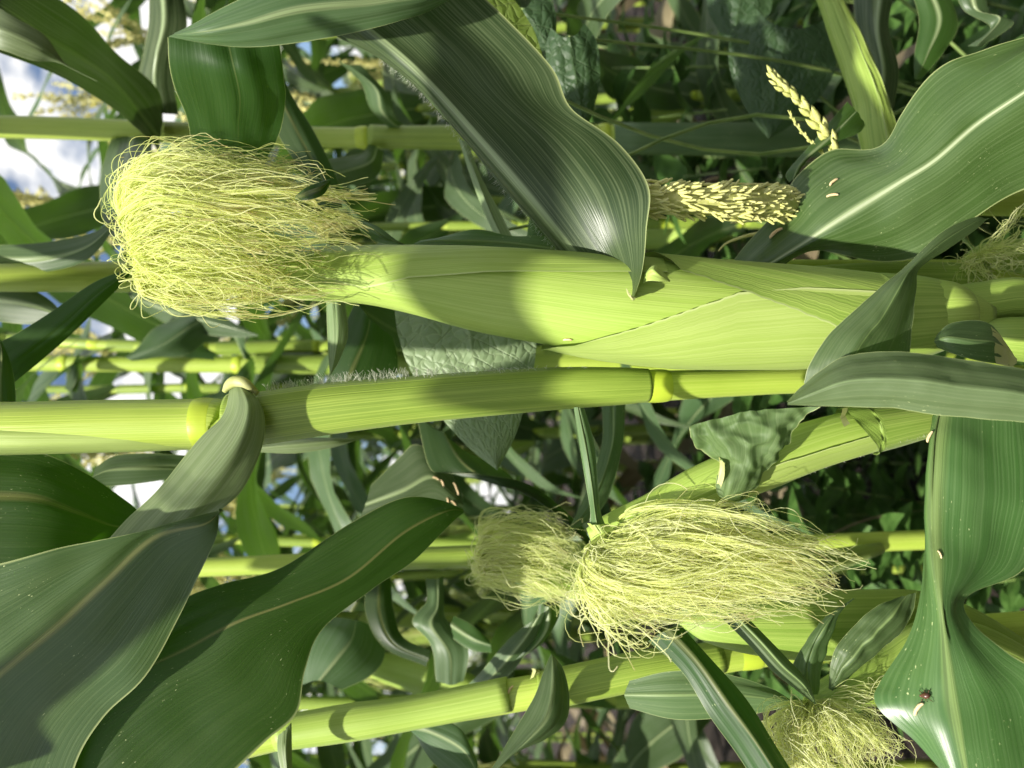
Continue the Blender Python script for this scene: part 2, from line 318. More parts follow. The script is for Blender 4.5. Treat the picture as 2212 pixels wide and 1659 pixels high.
class Ear:
    """tapering ear: axis, radius, and husk shells laid over it"""
    def __init__(s, rows, mat, parent, name='ear', n=60):
        s.o, P, r = stem(name, rows, mat, parent, n=n, sides=28)
        s.x = np.array([q[0] for q in rows], float); s.P = P; s.r = r
        s.xs = crom(s.x[:, None], 240)[:, 0]; s.Ps = crom(P, 240); s.rs = crom(r[:, None], 240)[:, 0]
        s.Ts = np.gradient(s.Ps, axis=0)
    def shell(s, name, ed, mat, off=0.0012, n=50, na=15, lift=0.0008, seed=0, lo=None, hi=None):
        """ed: rows (x, y_from, y_to); 9999/-9999 = round the far side"""
        ed = np.array(ed, float); G = []
        for t in np.linspace(0, 1, n):
            x = ed[0, 0] + (ed[-1, 0] - ed[0, 0]) * t; k = int(np.argmin(np.abs(s.xs - x)))
            ya = np.interp(x, ed[:, 0], np.clip(ed[:, 1], -3000, 3000)); yb = np.interp(x, ed[:, 0], np.clip(ed[:, 2], -3000, 3000))
            P, r, T = s.Ps[k], s.rs[k], s.Ts[k]; a, b = frame(T)
            if b[0] < 0: b = -b
            cy = 829.5 - P[0] / (KP * P[1]); rp = max(r / (KP * P[1]), 1)
            th = []
            for y in (ya, yb):
                q = (cy - y) / rp; th.append(math.asin(max(-1, min(1, q))) if abs(q) <= 1 else math.copysign(R(90 + min(45, (abs(q) - 1) * 40)), q))
            row = []
            for j in range(na):
                f = j / (na - 1); ang = th[0] * (1 - f) + th[1] * f
                e = off + lift * (abs(2 * f - 1) ** 6) + 0.0004 * math.sin(ang * 9 + t * 7 + seed)
                row.append(P + (r + e) * (a * math.cos(ang) + b * math.sin(ang)))
            G.append(row)
        G = np.array(G); le = np.concatenate([[0], np.cumsum(np.linalg.norm(np.diff(G[:, na // 2], axis=0), axis=1))])
        uv = [(j / (na - 1), i / (n - 1)) for i in range(n) for j in range(na)]
        met = [((j / (na - 1) - .5) * 0.06, le[i]) for i in range(n) for j in range(na)]
        return make_obj(name, G.reshape(-1, 3), grid_faces(n, na), mat, s.o, uv, met)
def strands(name, curves, rad, mat, parent, sides=3, kind=True):
    V, F, U = [], [], []; off = 0
    for ci, (P, rnd) in enumerate(curves):
        n = len(P); T = np.gradient(P, axis=0); T /= np.maximum(np.linalg.norm(T, axis=1, keepdims=True), 1e-9)
        ref = np.array([0.31, 0.87, 0.38]); b = np.cross(T, ref); b /= np.maximum(np.linalg.norm(b, axis=1, keepdims=True), 1e-6); a = np.cross(b, T)
        rr = rad * (0.6 + 0.9 * rnd * rnd) * np.linspace(1.1, 0.75, n)
        for j in range(sides):
            th = 2 * math.pi * j / sides; V.append(P + (a * math.cos(th) + b * math.sin(th)) * rr[:, None]); U += [(rnd, t) for t in np.linspace(0, 1, n)]
        for i in range(n - 1):
            for j in range(sides):
                j2 = (j + 1) % sides; F.append((off + j * n + i, off + j2 * n + i, off + j2 * n + i + 1, off + j * n + i + 1))
        off += n * sides
    o = make_obj(name, np.concatenate(V), F, mat, parent, np.array(U))
    if kind: o['kind'] = 'stuff'
    return o
def silk(guides, n, mat, parent, rad=0.00028, jit=0.006, curl=0.004, seed=1, npt=34, world=False, hook=0.35, lmin=0.6, wisps=48):
    """strands follow guide curves in wisps, each strand with its own waves, stray ends curling"""
    rg = np.random.default_rng(seed); Gs = [crom(np.array([g_ if world else W(*g_) for g_ in g]), npt) for g in guides]; curves = []
    s = np.linspace(0, 1, npt)[:, None]
    def kink(P, r, amp):
        for fr in (r.uniform(3, 5), r.uniform(6, 10)):
            d1 = r.normal(0, 1, 3); d2 = r.normal(0, 1, 3); ph = r.uniform(0, 6.28); P = P + amp * np.clip(s * 1.6 - .25, 0, 1) * (d1 * np.sin(fr * s * 6.28 + ph) + d2 * np.cos(fr * s * 6.28 + ph)) * .5; amp *= .45
        return P
    def wob(P, r, jit, curl, fr0):
        P = P + r.normal(0, jit, 3) * (0.12 + 0.88 * s) + r.normal(0, jit * 0.8, 3) * np.sin(s * math.pi)
        for fr, am in ((r.uniform(0.7, 1.6), 1.0), (r.uniform(2, 3.6), 0.5), (r.uniform(4.5, 8), 0.16 * fr0)):
            d1 = r.normal(0, 1, 3); d2 = r.normal(0, 1, 3); ph = r.uniform(0, 6.28)
            P = P + curl * am * (0.15 + 0.85 * s) * (d1 * np.sin(fr * s * 6.28 + ph) + d2 * np.cos(fr * s * 6.28 + ph)) * 0.6
        return P
    def pick(q):
        a = int(q); f = q - a; return Gs[a] * (1 - f) + Gs[a + 1] * f
    wl = []
    for i in range(wisps):
        q = rg.uniform(0, len(Gs) - 1.001); wl.append((q, wob(pick(q), rg, jit * 1.25, curl * 1.1, 0), rg.uniform(lmin, 1.06) if rg.random() < .8 else rg.uniform(lmin * .6, lmin), rg.uniform(.10, .45)))
    for i in range(n):
        loose = rg.random() < 0.42
        if not loose:
            q, P, ln, tight = wl[min(int(wisps * rg.random() ** 1.25), wisps - 1)]; ln = ln * rg.uniform(.88, 1.05); P = wob(P, rg, jit * tight, curl * (.25 + tight), 1.0); P = kink(P, rg, abs(rg.normal(0, .25)) * curl)
        else:
            P = wob(pick(rg.uniform(0, len(Gs) - 1.001)), rg, jit * .9, curl * 1.1, 1.0); P = kink(P, rg, rg.uniform(.3, 1.25) * curl); ln = rg.uniform(lmin * .6, 1.0)
        P = crom_at(P, np.clip(np.linspace(0, ln, npt), 0, 1) * (npt - 1))
        if rg.random() < (hook if not loose else .8):
            r = rg.uniform(0.0015, 0.0075); tt = np.clip((s - rg.uniform(.45, .85)) / 0.25, 0, 1.5); d1 = rg.normal(0, 1, 3); d1 /= np.linalg.norm(d1); d2 = rg.normal(0, 1, 3); d2 /= np.linalg.norm(d2)
            P = P + r * (d1 * (1 - np.cos(tt * 3.2)) + d2 * np.sin(tt * 3.2))
        curves.append((P, rg.random()))
    return strands('silk', curves, rad, mat, parent)
def capsule_mesh(name, L_, r, sides=6, bend=0.0):
    P = [(x * L_, bend * math.sin(x * 3.1), 0) for x in (0, .06, .3, .7, .94, 1)]; P = np.array(P) - np.array([L_ / 2, 0, 0])
    V, F, U, T = [], [], [], []
    for i, (p, k) in enumerate(zip(P, (.25, .8, 1, 1, .8, .25))):
        for j in range(sides): th = 2 * math.pi * j / sides; V.append((p[0], p[1] + r * k * math.cos(th), r * k * math.sin(th)))
    F = grid_faces(len(P), sides, wrap=True) + [tuple(range(sides))[::-1], tuple(range(5 * sides, 6 * sides))]
    me = bpy.data.meshes.new(name); me.from_pydata(V, [], F); me.polygons.foreach_set('use_smooth', [True] * len(F)); return me
def hit(o, x, y):
    me = o.data; mw = world_of(o); bt = BVHTree.FromPolygons([mw @ v.co for v in me.vertices], [tuple(p.vertices) for p in me.polygons])
    c = Vector((0, 0, CZ)); d = (Vector(W(x, y, 40)) - c).normalized(); l, nn, _, _ = bt.ray_cast(c, d)
    if l is None: l, nn, _, _ = bt.find_nearest(Vector(W(x, y, 40)))
    return l, (-nn if nn.dot(d) > 0 else nn)
def base_of(x, y, d): p = W(x, y, d); return (p[0], p[1], 0.0)

# ------------------------------------------------------------------ ground
rg = random.Random(4)
V = []; xs = [-900, -200, -40, -10, -5] + list(np.linspace(-3, 3, 70)) + [5, 10, 40, 200, 900]; ys = [-900, -200, -20, -4] + list(np.linspace(-1, 6, 80)) + [8, 12, 40, 200, 1500]
for y in ys:
    for x in xs:
        p = Vector((x, y, 0)); z = 0.05 * noise.noise(p * 3) + 0.03 * noise.noise(p * 11) if -3.1 < x < 3.1 and -1.1 < y < 6.1 else 0
        V.append((x, y, z - 0.03))
t = NT('soil'); nz = t.noise(t.pos(), 9, 8, 0.65); nz2 = t.noise(t.pos(), 70, 4)
col = t.mix(t.ramp(nz, .35, .7), (0.014, 0.011, 0.009), (0.045, 0.034, 0.027)); M['soil'] = t.finish(col, 0.95, t.bump(t.math('ADD', nz, t.math('MULTIPLY', nz2, .4)), 0.9, 0.03), spec=0.2)
g = make_obj('ground', V, grid_faces(len(ys), len(xs)), 'soil'); g['kind'] = 'structure'; g['label'] = 'dark bare soil between the corn rows'

# ------------------------------------------------------------------ field corn: prototypes and copies
def blade_rows(rg, base, az, Ln, wd, phi0, phi1, twist, n=12, pw=1.2, cup=0.16):
    h = np.array([math.cos(az), math.sin(az), 0]); z = np.array([0, 0, 1.]); side0 = np.cross(h, z); p = np.array(base, float); rows = []
    sway = rg.uniform(-0.5, 0.5)
    for i in range(n):
        s = i / (n - 1); ph = phi0 + (phi1 - phi0) * s ** pw
        a = az + sway * s; h = np.array([math.cos(a), math.sin(a), 0]); side0 = np.cross(h, z)
        T = h * math.sin(ph) + z * math.cos(ph)
        if i: p = p + T * Ln / (n - 1)
        N = np.cross(side0, T); tw = twist * s ** 1.5
        side = side0 * math.cos(tw) + N * math.sin(tw); N2 = np.cross(side, T)
        wv = wd * min(1, 0.45 + s * 4) * max(0.02, (1 - s ** 2.4)) / 2
        e = wv * cup * (1 - s)
        rows.append([p - side * wv + N2 * e, p, p + side * wv + N2 * e])
    return np.array(rows)
def tassel(name, base, parent, rg, height=0.32, nb=9, spread=0.6, mat='tassel'):
    V, F, U, T = [], [], [], []; off = 0
    def add(v, f):
        nonlocal off
        V.extend(v); F.extend([tuple(i + off for i in q) for q in f]); off += len(v)
    for b in range(nb):
        az = rg.uniform(0, 6.28); L_ = height * (1.0 if b == 0 else rg.uniform(.5, .8)); sp = 0.05 if b == 0 else rg.uniform(.35, 1) * spread
        z0 = 0 if b == 0 else rg.uniform(0, .09); P = []
        for i in range(9):
            s = i / 8; P.append((base[0] + math.cos(az) * L_ * sp * s ** .8, base[1] + math.sin(az) * L_ * sp * s ** .8, base[2] + z0 + L_ * (s - .55 * sp * s * s)))
        P = np.array(P); v, f, _, _ = tube_arrays(P, np.linspace(.0022, .0009, 9), sides=4); add([tuple(q) for q in v], f)
        for i in range(int(84 * L_ / .3)):
            s = rg.uniform(.14, 1); c = crom_at(P, [s * 8])[0]; Tn = crom_at(P, [min(8, s * 8 + .2)])[0] - crom_at(P, [max(0, s * 8 - .2)])[0]; Tn /= np.linalg.norm(Tn)
            d = np.array([rg.gauss(0, 1), rg.gauss(0, 1), rg.gauss(0, 1) - .3]); d -= Tn * d.dot(Tn); d /= np.linalg.norm(d); ax = Tn * .8 + d * .5; ax /= np.linalg.norm(ax); q = np.cross(ax, d); q /= max(np.linalg.norm(q), 1e-6)
            c = c + d * .003; l_, r_ = rg.uniform(.009, .014), .0034
            add([tuple(c), *[tuple(c + ax * l_ * .45 + r_ * (d * math.cos(k * 2.09) + q * math.sin(k * 2.09))) for k in range(3)], tuple(c + ax * l_)], [(0, 2, 1), (0, 3, 2), (0, 1, 3), (4, 1, 2), (4, 2, 3), (4, 3, 1)])
    return make_obj(name, V, F, mat, parent, smooth=False)
def field_plant(seed, H=1.62, spread=1.0, top=True, ear=True, az0=0.0):
    rg = random.Random(seed); root = thing('corn_plant', 'x', 'corn plant'); root['label'] = ''
    nn = 10; lean = rg.uniform(-.05, .05); zs = [0.0] + [0.06 + (H - 0.06) * (i / nn) ** 0.92 for i in range(1, nn + 1)]
    P = np.array([(lean * z, rg.uniform(-.01, .01), z) for z in zs]); rad = np.linspace(.0135, .006, len(zs))
    st = tube('stalk', P, rad, 'stalk', root, n=50, sides=10)
    for i in range(1, nn):
        tube('node', [P[i] - [0, 0, .010], P[i] - [0, 0, .003], P[i] + [0, 0, .003], P[i] + [0, 0, .008]], np.array([1.0, 1.07, 1.07, 1.0]) * rad[i], 'node', st, sides=10)
        az = az0 + (0 if i % 2 else math.pi) + rg.uniform(-.45, .45); f = i / nn
        cz = crom_at(P, [min(nn, i + .86)])[0]
        tube('leaf_sheath', [P[i], (P[i] + cz) / 2, cz], rad[i] * np.array([1.07, 1.09, 1.12]), 'sheath', root, sides=10, n=6, cap=False)
        Ln = spread * rg.uniform(.62, .86) * (1.0 if 3 < i < 9 else .75); wd = rg.uniform(.075, .105) * (1 if i < 9 else .75)
        rows = blade_rows(rg, cz, az, Ln, wd, R(rg.uniform(18, 32)), R(rg.uniform(120, 168)) if i < 9 else R(rg.uniform(70, 125)), rg.uniform(-1.4, 1.4), pw=rg.uniform(.9, 1.4))
        sheet('leaf', [rows], 'leaf_bg' if i > 1 else 'leaf_dry', root, nu=26, na=7, rib=.0012, ribw=.004, wave=.009, wfreq=rg.uniform(28, 45), seed=seed * 13 + i)
    if ear:
        i = 5; az = az0 + 1.4; d = np.array([math.cos(az) * .35, math.sin(az) * .35, 1]); d /= np.linalg.norm(d); b = P[i] + np.array([math.cos(az), math.sin(az), 0]) * .015
        e = tube('ear', [b, b + d * .04, b + d * .10, b + d * .17, b + d * .22], [.012, .022, .026, .020, .009], 'husk', root, sides=12, n=18)
        tip = b + d * .215; gd = []
        for k in range(6):
            q = k * 1.05; c_ = np.array([math.cos(q), math.sin(q), 0]); gd.append([tip, tip + d * .03 + c_ * .012, tip + c_ * .032 + d * .01, tip + c_ * .036 - np.array([0, 0, .06]), tip + c_ * .03 - np.array([0, 0, .11])])
        silk(gd, 70, 'silk', e, wisps=20, rad=.0008, jit=.005, curl=.006, seed=seed, npt=12, world=True)
    if top: tassel('tassel', P[-1], root, rg)
    return root
protos = [field_plant(s, H, 1, az0=a) for s, H, a in ((11, 1.62, .3), (23, 1.50, -.4), (37, 1.70, .1), (41, 1.44, .7), (53, 1.58, -.2))]
FIELD = []
rg = random.Random(77); k = 0
for row, (D, gap) in enumerate(((1.25, .25), (1.75, .19), (2.3, .21), (2.95, .26), (3.7, .30), (4.6, .36), (5.7, .5), (7.0, .7))):
    x = -0.52 * D - .1
    while x < 0.52 * D + .1:
        FIELD.append((x + rg.uniform(-.07, .07), D + rg.uniform(-.1, .1), rg.uniform(-.5, .5) + (math.pi if rg.random() < .5 else 0), rg.uniform(1.0, 1.18) + (0.10 if row > 1 else 0), row)); x += gap * rg.uniform(.8, 1.2)
ROWN = ['corn plant in the first blurred row behind the front plants', 'corn plant in the second blurred row behind the front plants', 'distant corn plant deep in the field']
FIELD = [f if not (f[4] < 2 and .10 < f[0] / f[1] < .39) else f[:3] + (f[3] * .76, f[4]) for f in FIELD]
FIELD.insert(0, (.42, 1.9, .6, 1.22, 1))
FR = []
for i, (x, y, rz, s, row) in enumerate(FIELD):
    o = protos[i] if i < 5 else copy_tree(protos[rg.randrange(5)])
    o.location = (x, y, -.02); o.rotation_euler = (rg.uniform(-.04, .04), rg.uniform(-.04, .04), rz); o.scale = (s, s, s)
    r_ = min(row, 2); o['label'] = ROWN[r_]
    if row == 0: FR.append(o)
    if i == 0: o['label'] = 'corn plant whose yellow tassel stands against the blue sky at the left edge'
    o['group'] = ['first row of background corn', 'second row of background corn', 'corn rows deep in the field'][r_]

ORD = ['lowest', 'second lowest', 'third lowest', 'fourth lowest', 'fifth lowest', 'sixth lowest', 'seventh lowest']
for i, o in enumerate(sorted(FR, key=lambda q: q.location.x)): o['label'] = ORD[min(i, 6)] + ' stalk in the picture of the nearest blurred corn row behind'
# ------------------------------------------------------------------ weeds on the soil
def weed(seed, h=None, nl=16):
    rg = random.Random(seed); root = thing('weed', 'x', 'weed')
    h = h or rg.uniform(.2, .34); P = np.array([(0, 0, -.03), (rg.uniform(-.02, .02), rg.uniform(-.02, .02), h * .5), (rg.uniform(-.05, .05), rg.uniform(-.05, .05), h)])
    tube('stem', P, [.003, .0025, .0012], 'weed_stem', root, n=8, sides=5)
    for i in range(nl):
        s = rg.uniform(.12, 1); c = crom_at(P, [s * 2])[0]; az = i * 2.4 + rg.uniform(-.3, .3)
        rows = blade_rows(rg, c, az, rg.uniform(.05, .1), rg.uniform(.03, .05), R(40), R(rg.uniform(80, 130)), 0, n=6)
        sheet('leaf', [rows], 'weed', root, nu=8, na=5, rib=0, wave=.002, wfreq=90)
    return root
wp = [weed(s) for s in (1, 2, 3)]
for i in range(84):
    o = wp[i] if i < 3 else copy_tree(wp[rg.randrange(3)])
    y = rg.uniform(.95, 2.6); o.location = (rg.uniform(-.45, .5) * y if i % 3 == 0 else rg.uniform(.05, .5) * y, y, -.02); o.rotation_euler = (0, 0, rg.uniform(0, 6.28)); s = rg.uniform(.9, 1.8); o.scale = (s, s, s)
    o['label'] = 'small leafy green weed growing on the soil below the corn'; o['category'] = 'weed'; o['group'] = 'weeds on the soil'

tw = [weed(s, h, 44) for s, h in ((5, .62), (6, .74), (7, .84))]
TW = [(.47, 1.12), (.40, 1.2), (.54, 1.25), (.46, 1.38), (.56, 1.08), (.38, 1.05)] + [(rg.uniform(-.4, .5) * y, y) for y in [rg.uniform(1.0, 2.2) for _ in range(44)]]
for i, (x, y) in enumerate(TW):
    o = tw[i] if i < 3 else copy_tree(tw[rg.randrange(3)])
    o.location = (x, y, -.02); o.rotation_euler = (rg.uniform(-.15, .15), rg.uniform(-.15, .15), rg.uniform(0, 6.28)); s_ = rg.uniform(.85, 1.08) if i > 5 else 1.0; o.scale = (s_, s_, s_)
    o['category'] = 'weed'; o['group'] = 'tall weeds under the corn'
    o['label'] = 'tall leafy weed in the sunlit clump near the top edge' if i < 6 else 'tall leafy weed filling the shade between the corn stalks'
    if i < 6: o['group'] = 'sunlit weed clump'

# ------------------------------------------------------------------ front corn plant with the big ear
A = thing('corn_plant', 'nearest corn plant with thick stalk and large yellow-silked ear across the middle', 'corn plant', base_of(2900, 870, 43))
SR = [(-2000, 860, 950, 46), (-1200, 858, 965, 45), (-500, 858, 985, 44), (-200, 862, 985, 43.5), (0, 868, 983, 43), (200, 864, 978, 43), (400, 862, 972, 43), (440, 859, 972, 43), (470, 861, 970, 43), (500, 866, 966, 43), (700, 842, 940, 43), (1000, 812, 902, 43),
    (1300, 800, 878, 43.4), (1440, 800, 866, 43.6), (1600, 797, 856, 44), (1740, 793, 850, 44.3), (2000, 790, 850, 45), (2300, 790, 850, 46), (2900, 800, 870, 47), (3600, 810, 890, 49)]
st, P, r = stem('stalk', SR, 'stalk', A, n=120, sides=28)
ring(st, SR, 425, 468, 1.012, sides=28); ring(st, SR, 1396, 1446, 1.07, sides=28)
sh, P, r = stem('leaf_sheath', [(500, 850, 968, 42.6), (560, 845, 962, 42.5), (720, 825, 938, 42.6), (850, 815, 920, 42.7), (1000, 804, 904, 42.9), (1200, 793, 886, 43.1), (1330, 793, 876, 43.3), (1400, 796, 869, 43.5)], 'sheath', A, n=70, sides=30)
sh2, _, _ = stem('leaf_sheath', [(-520, 855, 988, 43.5), (-200, 858, 990, 43.2), (0, 905, 984, 42.4), (150, 912, 980, 42.4), (300, 922, 976, 42.5), (400, 935, 972, 42.7), (445, 950, 968, 42.9)], 'husk_pale', A, n=50, sides=24)
# bristles along the sheath edge
rgn = np.random.default_rng(5); hs = []
for i in range(640):
    x = 575 + 720 * rgn.beta(1.1, 2.0); y = np.interp(x, [560, 720, 850, 1000, 1200, 1330], [846, 826, 816, 805, 794, 794]) + rgn.uniform(-1, 6); d = 42.6 + rgn.uniform(-.5, .9)
    L_ = rgn.uniform(6, 24) * np.interp(x, [560, 700, 900, 1100, 1300], [.8, 1.0, .9, .4, .2]); dx = rgn.normal(-2, 7)
    hs.append((np.array([W(x, y, d), W(x + dx * .4, y - L_ * .6, d - .05), W(x + dx, y - L_, d - .1 + rgn.normal(0, .15))]), rgn.random()))
strands('bristle', hs, .00010, 'hair', sh)
# leaf that leaves the upper collar, rolls over and comes past the camera
sheet('leaf', [[[(500, 824, 41.8), (515, 826, 41.4), (535, 833, 41.4)], [(480, 895, 41), (530, 880, 39.8), (569, 885, 40.4)], [(434, 945, 40.4), (505, 950, 39), (566, 962, 40)], [(347, 1052, 39.6), (430, 1045, 38.5), (528, 1052, 39.3)],
    [(271, 1118, 39), (370, 1112, 38.1), (478, 1099, 38.5)], [(229, 1165, 38.6), (320, 1165, 37.9), (440, 1125, 38.1)]]], 'leaf_sage', A, nu=50, na=15, rib=.0003, wave=.001, seed=2)
sheet('leaf_blade', [[[(480, 1097, 37.7), (480, 1100, 37.6), (478, 1104, 37.6)], [(400, 1121, 37.0), (440, 1135, 37.2), (466, 1163, 37.6)], [(312, 1145, 36.6), (330, 1165, 37.1), (428, 1246, 38.0)], [(200, 1170, 36.2), (225, 1262, 37.1), (382, 1343, 38.5)],
    [(104, 1190, 35.8), (130, 1350, 37.3), (318, 1455, 39.0)], [(0, 1218, 35.6), (0, 1458, 37.6), (225, 1548, 39.4)], [(-60, 1232, 35.4), (-70, 1530, 37.9), (168, 1640, 39.8)], [(-160, 1260, 35.4), (-160, 1640, 38.2), (140, 1760, 40.2)]]], 'leaf_wide', A, nu=60, na=17, rib=.0014, ribw=.006, wave=.001, crumple=.0016, cscale=24, seed=3)
tube('collar', [W(484, 846, 41.6), W(494, 832, 41.5), W(508, 824, 41.2), W(530, 828, 40.9), W(556, 850, 41.4)], [.0012, .0026, .003, .0026, .0014], 'collar', A, n=16, sides=8)

# unseen leaves added overhead, shaped along the sun's rays to shade ear and blade
def above(x, y, d, t): return np.array(W(x, y, d)) + np.array(sd) * t
caster_rows = np.array([[(-.015, .455, 1.64), (-.022, .45, 1.65), (-.03, .445, 1.64)], [above(850, 1000, 41, .34), above(975, 1000, 41, .37), above(1100, 1000, 41, .35)], [above(840, 880, 40.5, .44), above(980, 880, 40.5, .47), above(1115, 880, 40.5, .46)], [above(840, 750, 40, .52), above(990, 750, 40, .55), above(1140, 750, 40, .54)], [above(860, 560, 40.5, .54), above(1020, 560, 40.5, .58), above(1180, 560, 40.5, .56)], [above(900, 350, 41, .42), above(1060, 350, 41, .45), above(1230, 350, 41, .44)], [above(1000, 180, 41, .34), above(1080, 180, 41, .36), above(1160, 180, 41, .35)], [above(1050, 20, 41, .24), above(1060, 20, 41, .24), above(1070, 20, 41, .24)]])
sheet('leaf', [caster_rows], 'leaf_caster', A, nu=40, na=9)
caster_rows = np.array([[(-.02, .45, 1.61), (-.03, .445, 1.62), (-.035, .44, 1.61)], [above(505, 1085, 37.3, .36), above(510, 1090, 37.3, .365), above(515, 1095, 37.3, .36)], [above(385, 1120, 37.3, .30), above(420, 1180, 37.4, .31), above(470, 1235, 37.6, .30)], [above(240, 1240, 37.2, .28), above(275, 1300, 37.4, .29), above(325, 1350, 37.7, .28)], [above(70, 1385, 37.4, .24), above(105, 1440, 37.6, .25), above(145, 1490, 37.8, .24)], [above(-60, 1480, 37.6, .18), above(-20, 1540, 37.8, .18), above(20, 1590, 38.0, .18)], [above(-130, 1590, 37.8, .1), above(-70, 1640, 38.0, .1), above(-10, 1690, 38.0, .1)], [above(-160, 1700, 38.0, .02), above(-150, 1710, 38.0, .02), above(-140, 1720, 38.0, .02)]])
sheet('leaf', [caster_rows], 'leaf', A, nu=40, na=9)
# the big ear
ear = Ear([(430, 560, 600, 42.4), (490, 552, 622, 42.3), (560, 546, 636, 42.3), (640, 541, 648, 42.2), (780, 536, 656, 42.1), (900, 534, 680, 42), (1040, 535, 718, 42), (1180, 544, 744, 42), (1300, 554, 768, 42), (1450, 566, 786, 42), (1600, 579, 791, 42), (1750, 592, 788, 42), (1900, 606, 772, 42), (1990, 612, 757, 42), (2060, 625, 735, 42), (2120, 640, 720, 42.5)], 'husk', A)
ear.shell('husk', [(690, -2000, 600), (800, -2000, 628), (900, -2000, 610), (1050, -2000, 603), (1290, -2000, 603), (1420, -2000, 606)], 'husk', .0011, seed=1)
ear.shell('husk', [(1180, 745, 742), (1250, 3000, 738), (1350, 3000, 714), (1450, 3000, 685), (1560, 3000, 651), (1700, 3000, 640), (1900, 3000, 650)], 'husk_pale', .0024, seed=2, lift=.0016)
ear.shell('husk', [(1382, -2000, 552), (1420, -2000, 585), (1450, -2000, 610), (1560, -2000, 645), (1700, -2000, 690), (1800, -2000, 722), (1900, -2000, 748), (2000, -2000, 3000), (2040, -2000, 3000)], 'husk_dark', .0036, seed=3)
stem('shank_node', [(2000, 606, 758, 41.8), (2030, 604, 757, 41.8), (2058, 610, 748, 41.9), (2073, 622, 735, 42)], 'husk', ear.o, n=20, sides=26)
stem('shank', [(2055, 618, 700, 42.5), (2120, 608, 694, 42.6), (2212, 600, 690, 42.8), (2350, 640, 740, 43.6), (2600, 720, 800, 45.5)], 'husk_dark', A, n=24, sides=22)
stem('leaf_sheath', [(2060, 700, 752, 42.6), (2120, 690, 765, 42), (2200, 684, 780, 41.8), (2350, 690, 800, 42.5), (2700, 740, 840, 45)], 'husk_dark', A, n=24, sides=22)
leaf([[(1388, 612, 39.2), (1391, 598, 39), (1394, 588, 39.2)], [(1402, 606, 38.7), (1408, 585, 38.3), (1414, 570, 38.8)], [(1425, 607, 38.7), (1428, 598, 38.5), (1432, 584, 39)], [(1447, 609, 39), (1447, 608, 39), (1448, 606, 39)]], 'husk_pale', ear.o, name='husk_flap', nu=16, na=7, rib=0)
# flag leaf of the ear: broad blade rising to the upper edge
C = leaf([[(1290, 650, 44), (1340, 650, 43), (1366, 646, 38.4)], [(1250, 600, 43.6), (1310, 600, 42), (1387, 585, 38.7)], [(1210, 548, 43), (1252, 550, 42), (1397, 500, 39.4)], [(1095, 416, 42), (1142, 416, 41), (1401, 400, 40.4)], [(998, 302, 41.4), (1042, 302, 40.4), (1340, 310, 41.3)],
    [(897, 187, 40.5), (938, 185, 39.5), (1235, 238, 41.2)], [(817, 125, 40), (848, 100, 39), (1190, 145, 40.6)], [(713, 69, 39), (745, 15, 38), (1085, 30, 39.6)], [(640, 0, 38), (660, -70, 37), (970, -80, 38.6)]], 'leaf_ear', A, us=(.38, .5, 1.0), nu=70, na=21, rib=.0014, ribw=.004, wave=.0012, wfreq=60, crumple=.0012, cscale=24, seed=4)
leaf([[(1352, 622, 38.6), (1360, 632, 38.3), (1370, 640, 38.3)], [(1356, 636, 38.4), (1363, 643, 38.1), (1374, 644, 38.2)], [(1366, 649, 38.6), (1368, 649, 38.5), (1371, 648, 38.5)]], 'collar', ear.o, name='husk_flap', nu=8, na=5, rib=0)
silk([[(560, 600, 42), (400, 520, 43), (300, 450, 43.6), (300, 375, 44), (400, 342, 44), (540, 350, 44), (650, 372, 44), (720, 400, 44)],
      [(560, 595, 42), (380, 545, 41.5), (300, 480, 41.2), (276, 400, 41.2), (330, 352, 40.6), (430, 346, 40.4), (550, 352, 40.4), (650, 366, 40.6)],
      [(560, 595, 42), (350, 540, 40.6), (272, 460, 39.8), (296, 392, 39.2), (420, 385, 38.6), (560, 405, 38.6), (690, 420, 39), (800, 425, 39.6)],
      [(560, 595, 41.6), (350, 545, 39.8), (278, 480, 38.8), (340, 430, 38), (480, 445, 37.8), (620, 470, 38), (740, 490, 38.6), (800, 520, 39)],
      [(560, 595, 41.2), (360, 560, 39), (292, 520, 38.2), (360, 490, 37.4), (500, 510, 37.3), (620, 530, 37.8), (700, 540, 38.6)],
      [(560, 595, 41.2), (370, 570, 38.8), (302, 555, 38), (370, 545, 37.2), (490, 565, 37.2), (580, 590, 37.8), (640, 590, 38.6)],
      [(560, 597, 41.2), (370, 590, 39), (312, 590, 38.2), (370, 600, 37.6), (480, 615, 37.8), (600, 625, 38.6), (760, 625, 39.6)],
      [(560, 600, 41.6), (380, 600, 39.6), (330, 615, 39), (370, 640, 38.8), (450, 654, 39), (560, 645, 39.4), (680, 640, 40), (780, 644, 40.4)]],
     1900, 'silk', ear.o, rad=.00028, jit=.0026, curl=.0034, seed=8, lmin=.42, wisps=44, npt=46)
leaf([[(640, 425, 37.6), (640, 428, 37.6), (642, 432, 37.6)], [(660, 405, 37.3), (668, 416, 37), (670, 430, 37.2)], [(690, 392, 37.3), (694, 406, 37), (698, 418, 37.3)], [(712, 388, 37.8), (713, 390, 37.8), (714, 392, 37.8)]], 'leaf_deep', ear.o, name='husk_leaf', nu=16, na=7)
